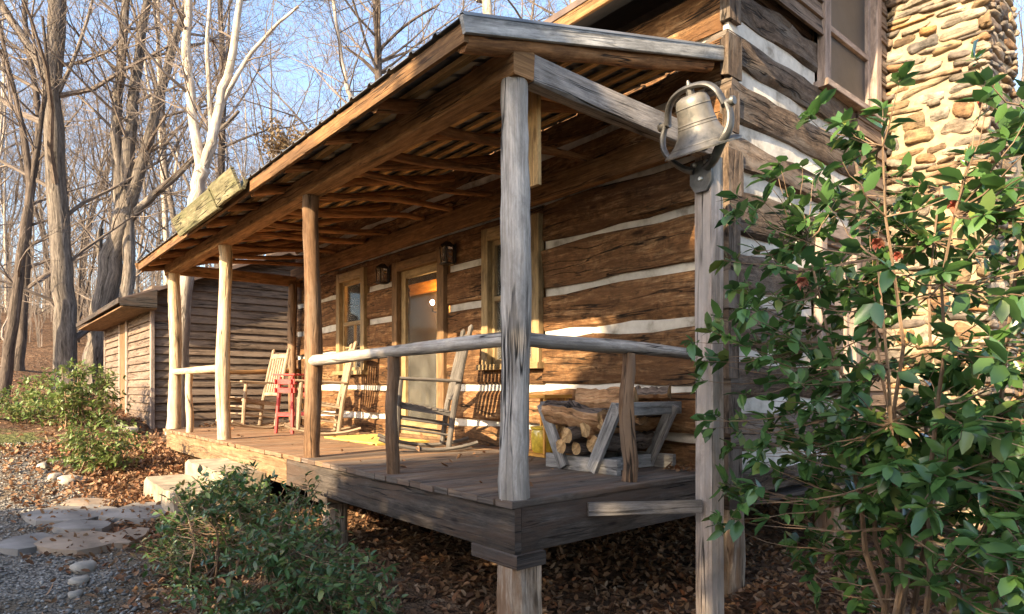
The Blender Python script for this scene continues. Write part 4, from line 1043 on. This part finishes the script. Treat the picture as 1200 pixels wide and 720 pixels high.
sd = box_part('door', M['trim_brown'], shed, (-2.9, -.055, 0), (-2.25, -.03, 2.0)); box_part('door_frame', M['trim_grey'], sd, (-2.25, -.07, 0), (-2.1, -.028, 2.15)); box_part('door_frame', M['trim_grey'], sd, (-3.0, -.07, 0), (-2.9, -.028, 2.15))
m_ = MB(); ze = 2.30
m_.prism([(-5.3, -.55, ze-.55*SR+.12), (-5.3, L1/2, ze+L1/2*SR+.12), (-5.3, L1+.5, ze-.5*SR+.12), (-5.3, L1+.5, ze-.5*SR+.06), (-5.3, L1/2, ze+L1/2*SR+.05), (-5.3, -.55, ze-.55*SR+.06)], (5.62, 0, 0)); m_.build('roof', M['shingle'], shed)
box_part('soffit', M['trim_brown'], shed, (-5.28, -.53, ze-.26), (.30, .0, ze-.235)); m_ = MB(); m_.beam((-5.3, -.56, ze-.15), (.32, -.56, ze-.15), .03, .09); m_.build('fascia', M['rim'], shed)
m_ = MB(); m_.prism([(.31, -.55, ze-.23), (.31, .0, ze-.23), (.31, .0, ze+.08), (.31, -.55, ze-.13)], (.02, 0, 0)); m_.build('eave_return', M['rim'], shed)

# ================================================================== SHRUBS
shrub('camellia_bush', 'tall glossy green camellia with faded red flowers beside the stone chimney', (1.45, 1.30, g(1.45, 1.30)), (1.52, 1.25, .56), (1.03, .96, 1.40), 10, 800, .090, .52, M['camellia'], 21, per=11, stem_r=.015, whorl=7, cat='camellia', shell=.55, wide=.35, boxy=.72, hollow=-.3,
      filt=lambda q: not (q.z < -.12 and .643*(q.x-2.57)+.766*(q.y+2.175) < 1.42))
cam_t = bpy.data.objects['camellia_bush']
def flower(px, py, w, s):
    p = at(px, w, py=py)-cam_t.location; P, D, Nn, L, W = [], [], [], [], []
    for k in range(24):
        a = k*2.4; e = .15+.045*k
        d = Vector((math.cos(a)*e, math.sin(a)*e, .9-.04*k)); d = Matrix.Rotation(R(55), 3, Vector((cy, sy, 0)))@d
        P.append(p); D.append(d); Nn.append(Vector((0, 0, 1))-d*.8); L.append(s*(.5+.02*k)); W.append(s*.8)
    leaf_object('flower', P, D, Nn, L, W, M['flower'], cam_t, int(px), fold=.3, curl=.3)
for f_ in ((1120, 242, 2.75, .045), (1028, 286, 2.8, .04), (940, 331, 2.8, .036), (1150, 118, 2.8, .036), (1052, 300, 2.9, .03)): flower(*f_)
shrub('evergreen_shrub', 'wide sprawling dark green shrub growing in front of the porch deck', (-1.72, -.78, g(-1.72, -.78)), (-1.62, -.78, -.53), (1.45, .66, .62), 18, 760, .05, .44, M['shrub'], 31, per=11, stem_r=.008, whorl=3, shell=.45, wide=.7, low=-.75, hollow=-.12)
shrub('evergreen_shrub', 'small loose shrub with sparse twigs near the corner foundation post', (-.55, -.62, g(-.55, -.62)), (-.55, -.62, -.72), (.5, .35, .34), 7, 90, .042, .42, M['shrub'], 33, per=9, stem_r=.006, whorl=3, shell=.5, wide=.6)
p = ground_at(88, 498); shrub('evergreen_shrub', 'big bushy sunlit shrub at the foot of the shed and the thick tree', p, p+Vector((0, 0, .48)), (1.0, .85, .62), 12, 340, .085, .45, M['shrub_lit'], 41, per=9, stem_r=.014, whorl=4, wide=.6)
p = ground_at(20, 492); shrub('evergreen_shrub', 'low green shrub at the far left edge of the yard', p, p+Vector((0, 0, .22)), (.9, .7, .4), 8, 170, .08, .45, M['shrub_lit'], 43, per=8, stem_r=.012, whorl=4, wide=.6)
p = ground_at(118, 552); shrub('evergreen_shrub', 'low yellow green shrub between the path rocks and the shed', p, p+Vector((0, 0, .28)), (.55, .5, .40), 9, 230, .062, .40, M['shrub_lit'], 47, per=9, stem_r=.008, whorl=4, wide=.6)

# ================================================================== TREES
def L(w, pts, r0, r1, sp, base=False):
    out = []
    for i, (px, py) in enumerate(pts):
        q = at(px, w, py=py)
        if base and i == 0: q.z = g(q.x, q.y)-.2
        out.append(q)
    return (out, r0, r1, sp)
limb_tree('bare_tree', 'thick straight furrowed trunk rising behind the big sunlit shrub', [L(16, [(78, 470), (74, 380), (70, 290), (62, 150), (66, 0), (70, -200), (66, -420)], .27, .15, 30, True), L(16, [(56, 95), (35, 55), (0, 5), (-60, -80)], .12, .05, 12), L(16, [(68, 110), (90, 60), (108, 0), (120, -80)], .05, .02, 10)], M['tree_bark'], 101)
limb_tree('bare_tree', 'massive leaning forked tree directly behind the shed, fanning into many upright limbs', [L(17, [(108, 470), (116, 400), (128, 320), (142, 262), (148, 245)], .30, .24, 2, True), L(17, [(138, 470), (146, 380), (151, 310), (150, 250)], .18, .14, 2), L(17, [(142, 262), (137, 180), (140, 90), (150, -30), (156, -180)], .17, .06, 20), L(17, [(146, 255), (152, 170), (162, 70), (182, -60), (190, -160)], .18, .06, 20), L(17, [(148, 255), (170, 180), (190, 100), (222, -10), (240, -120)], .17, .05, 20), L(17, [(150, 258), (182, 228), (205, 208), (245, 165), (280, 130)], .12, .04, 12), L(17, [(121, 330), (116, 285), (119, 268)], .10, .05, 0)], M['tree_bark'], 102)
limb_tree('pale_tree', 'slim whitish barked tree with forked stems right behind the far porch post', [L(10.6, [(206, 500), (211, 430), (216, 340), (228, 250), (234, 210), (236, 198)], .13, .105, 1, True), L(10.6, [(236, 203), (228, 150), (219, 70), (221, 0), (222, -150), (218, -300)], .085, .04, 16), L(10.6, [(236, 203), (248, 168), (258, 120), (272, 60), (281, 0), (292, -120)], .09, .04, 16), L(10.6, [(258, 125), (288, 72), (318, 36), (350, 8)], .042, .02, 8), L(10.6, [(242, 195), (247, 140), (243, 60), (247, -40), (240, -140)], .045, .02, 12)], M['tree_pale'], 103)
limb_tree('bare_tree', 'dark slanting tree at the left edge with crooked branches', [L(15, [(2, 480), (14, 380), (28, 280), (37, 215)], .13, .09, 5, True), L(15, [(37, 218), (26, 150), (8, 70), (-10, -20)], .08, .03, 14), L(15, [(37, 218), (50, 130), (56, 90), (50, 20)], .06, .03, 10)], M['tree_dark'], 104)
limb_tree('bare_tree', 'slim dark tree between the left edge and the thick straight trunk', [L(19, [(22, 470), (28, 340), (34, 240), (46, 140), (30, 20), (36, -120)], .14, .05, 22, True)], M['tree_dark'], 105)
limb_tree('bare_tree', 'thin dark trunk rising behind the middle of the porch roof', [L(14, [(446, 455), (445, 150), (443, 60), (440, 0), (444, -140)], .10, .05, 24, True), L(14, [(444, 90), (425, 70), (404, 56)], .05, .02, 6), L(14, [(444, 60), (475, 30), (515, 5)], .04, .02, 6)], M['tree_dark'], 106)
limb_tree('pale_tree', 'slim pale trunk above the porch roof close to the cabin eave', [L(14, [(585, 455), (574, 40), (564, 0), (545, -80), (540, -200)], .13, .06, 16, True)], M['tree_pale'], 107)
limb_tree('pale_tree', 'pale trunk touching the cabin eave at the top of the picture', [L(15, [(690, 455), (680, 100), (673, 10), (668, -80)], .13, .06, 12, True)], M['tree_pale'], 108)
limb_tree('pale_tree', 'thin whitish tree leaning left behind the porch roof left of the dark trunk', [L(13, [(424, 455), (414, 160), (406, 100), (396, 40), (384, -60)], .06, .025, 18, True)], M['tree_pale'], 109)
limb_tree('bare_tree', 'slim tree right of the shed roof, behind the pale forked tree', [L(20, [(262, 455), (258, 240), (262, 120), (258, 0), (262, -120)], .13, .05, 24, True)], M['tree_dark'], 110)
# general wood: five built kinds, copied with their parts
protos = []
def generic(seed, h, r0, mt, lean):
    r = random.Random(seed); pts = [Vector((0, 0, -.3))]; n = 7; d = Vector((lean, lean*.5, 1)).normalized()
    for k in range(n):
        d = (d+Vector((r.gauss(0, .06), r.gauss(0, .06), .05))).normalized(); pts.append(pts[-1]+d*h/n)
    limbs = [(pts, r0, r0*.25, 16)]
    for q in range(3):
        i = r.choice((2, 3, 4)); a = r.random()*6.28; dd = Vector((math.cos(a)*.5, math.sin(a)*.5, 1)).normalized(); lp = [pts[i]]
        for k in range(4): dd = (dd+Vector((r.gauss(0, .1), r.gauss(0, .1), .1))).normalized(); lp.append(lp[-1]+dd*h*.11)
        limbs.append((lp, r0*.5, r0*.15, 9))
    return limb_tree('woodland_tree', 'slender bare tree deep in the wood, well beyond the big trunks and the shed', limbs, mt, seed, 'bare trees of the wood', kids=(6, 5, 4))
def copy_tree(o, loc, rz, s):
    c = o.copy(); C.objects.link(c); c.location = loc; c.rotation_euler = (0, 0, rz); c.scale = (s, s, s)
    for chd in list(o.children):
        k = chd.copy(); C.objects.link(k); k.parent = c
    return c
kinds_ = [generic(201, 15, .12, M['tree_bark'], .05), generic(202, 18, .145, M['tree_dark'], -.04), generic(203, 12, .07, M['tree_bark'], .1), generic(204, 16, .10, M['tree_pale'], .02), generic(205, 10, .05, M['tree_dark'], -.08)]
rt = random.Random(77); spots = []
for k in range(30): spots.append((rt.uniform(-60, 215), rt.uniform(22, 55)))
for k in range(16): spots.append((rt.uniform(215, 690), rt.uniform(22, 50)))
for k in range(46): spots.append((rt.uniform(-60, 420), rt.uniform(36, 75)))
for k in range(3): spots.append((rt.uniform(1190, 1260), rt.uniform(16, 30)))
used = set()
for (px, wd) in spots:
    i = rt.choice((0, 0, 1, 2, 2, 2, 3, 4, 4)); p = at(px, wd, z=0); p.z = g(p.x, p.y); s = rt.uniform(.8, 1.25); rz = rt.random()*6.28
    if i not in used:
        used.add(i); o = kinds_[i]; o.location = p; o.rotation_euler = (0, 0, rz); o.scale = (s, s, s)
    else: copy_tree(kinds_[i], p, rz, s)
for i in range(5):
    if i not in used: p = at(60+20*i, 30, z=0); p.z = g(p.x, p.y); kinds_[i].location = p
def understorey():
    r = random.Random(9); m_ = MB()
    for k in range(1300):
        p = at(r.uniform(-80, 330), r.uniform(24, 72), z=0); p.z = g(p.x, p.y)-.05; h = r.uniform(1.5, 5.5); rd = r.uniform(.012, .04)
        top = p+Vector((r.gauss(0, .3), r.gauss(0, .3), h)); m_.tube([p, p.lerp(top, .5)+Vector((r.gauss(0, .08), r.gauss(0, .08), 0)), top], [rd, rd*.7, rd*.25], 3, cap=False)
        for q in range(6):
            b0 = p.lerp(top, r.uniform(.25, .9)); e = b0+Vector((r.gauss(0, .4), r.gauss(0, .4), r.uniform(.2, .8))); m_.tube([b0, e], [rd*.35, .004], 3, cap=False)
    kind(m_.build('undergrowth', M['twig'], smooth=False), 'stuff')
understorey()
# a young beech that keeps its brown leaves
def beech(px, py, wd, rad, n, seed, label):
    base = at(px, wd, z=0); base.z = g(base.x, base.y)-.1; top = at(px, wd, py=py)
    t = thing('beech_tree', label, 'tree', base); r = random.Random(seed); m_ = MB()
    m_.tube([Vector((0, 0, 0)), (top-base)*.5+Vector((.1, 0, 0)), top-base], [.1, .07, .03], 7); m_.build('trunk', M['tree_bark'], t)
    c = MB(); P, D, Nn, Ls, W = [], [], [], [], []
    for k in range(n):
        d = Vector((r.gauss(0, 1), r.gauss(0, 1), r.gauss(0, .6))).normalized(); q = r.random()**.5
        tg = (top-base)+Vector((d.x*rad, d.y*rad, d.z*rad*.8))*q; s0 = (top-base)*(1-r.random()*.12)
        c.tube([s0, s0.lerp(tg, .5)+Vector((0, 0, .1)), tg], [.015, .01, .004], 3, cap=False)
        for z in range(16):
            P.append(s0.lerp(tg, r.uniform(.4, 1))+Vector((r.gauss(0, .1), r.gauss(0, .1), r.gauss(0, .1)))); D.append(Vector((r.gauss(0, 1), r.gauss(0, 1), -.5))); Nn.append(Vector((r.gauss(0, 1), r.gauss(0, 1), 1))); Ls.append(r.uniform(.10, .16)); W.append(.07)
    c.build('branches', M['twig'], t, smooth=False); leaf_object('crown', P, D, Nn, Ls, W, M['brown_leaf'], t, seed)
beech(338, 165, 20, 1.1, 70, 5, 'young tree keeping a tuft of brown leaves beyond the porch roof')
# dark evergreens of the yard, standing behind the viewer, that shade the near end of the porch
def evergreen(x, y, h, rad, n, seed, label, zlow=.1, dome=False):
    t = thing('holly_tree', label, 'tree', (x, y, g(x, y)-.1)); r = np.random.default_rng(seed)
    m_ = MB(); m_.tube([(0, 0, 0), (.05, 0, h*.5), (0, 0, h*.9)], [.2, .12, .03], 8); m_.build('trunk', M['tree_bark'], t)
    z = r.random(n)**.9; prof = np.clip(1.15*(1-z)**.6, .12, 1); a = r.uniform(0, 6.283, n); q = r.random(n)**.35
    if dome: prof = np.sqrt(np.clip(1-z**2.5, .02, 1))
    wob = 1+.14*np.sin(a*3+z*9)+.10*np.sin(a*7-z*15)
    P = np.stack([np.cos(a)*rad*prof*q*wob, np.sin(a)*rad*prof*q*wob, zlow+z*(h-zlow)], 1)
    D = np.stack([np.cos(a)+r.normal(0, .5, n), np.sin(a)+r.normal(0, .5, n), r.normal(-.1, .4, n)], 1); Nn = np.stack([r.normal(0, .5, n), r.normal(0, .5, n), np.ones(n)], 1)
    L_ = r.uniform(.14, .3, n)
    leaf_object('crown', P, D, Nn, L_, L_*.5, M['shade_leaf'], t, seed)
evergreen(2.0, -8.3, 7.4, 3.4, 15000, 61, 'dense dark holly in the yard in front of the porch')
evergreen(6.5, -7.6, 7.6, 3.4, 12000, 62, 'dense dark holly in the yard nearest the chimney end')
evergreen(-1.9, -8.4, 3.8, 2.1, 7000, 63, 'low rounded holly in the yard facing the porch steps', dome=True)
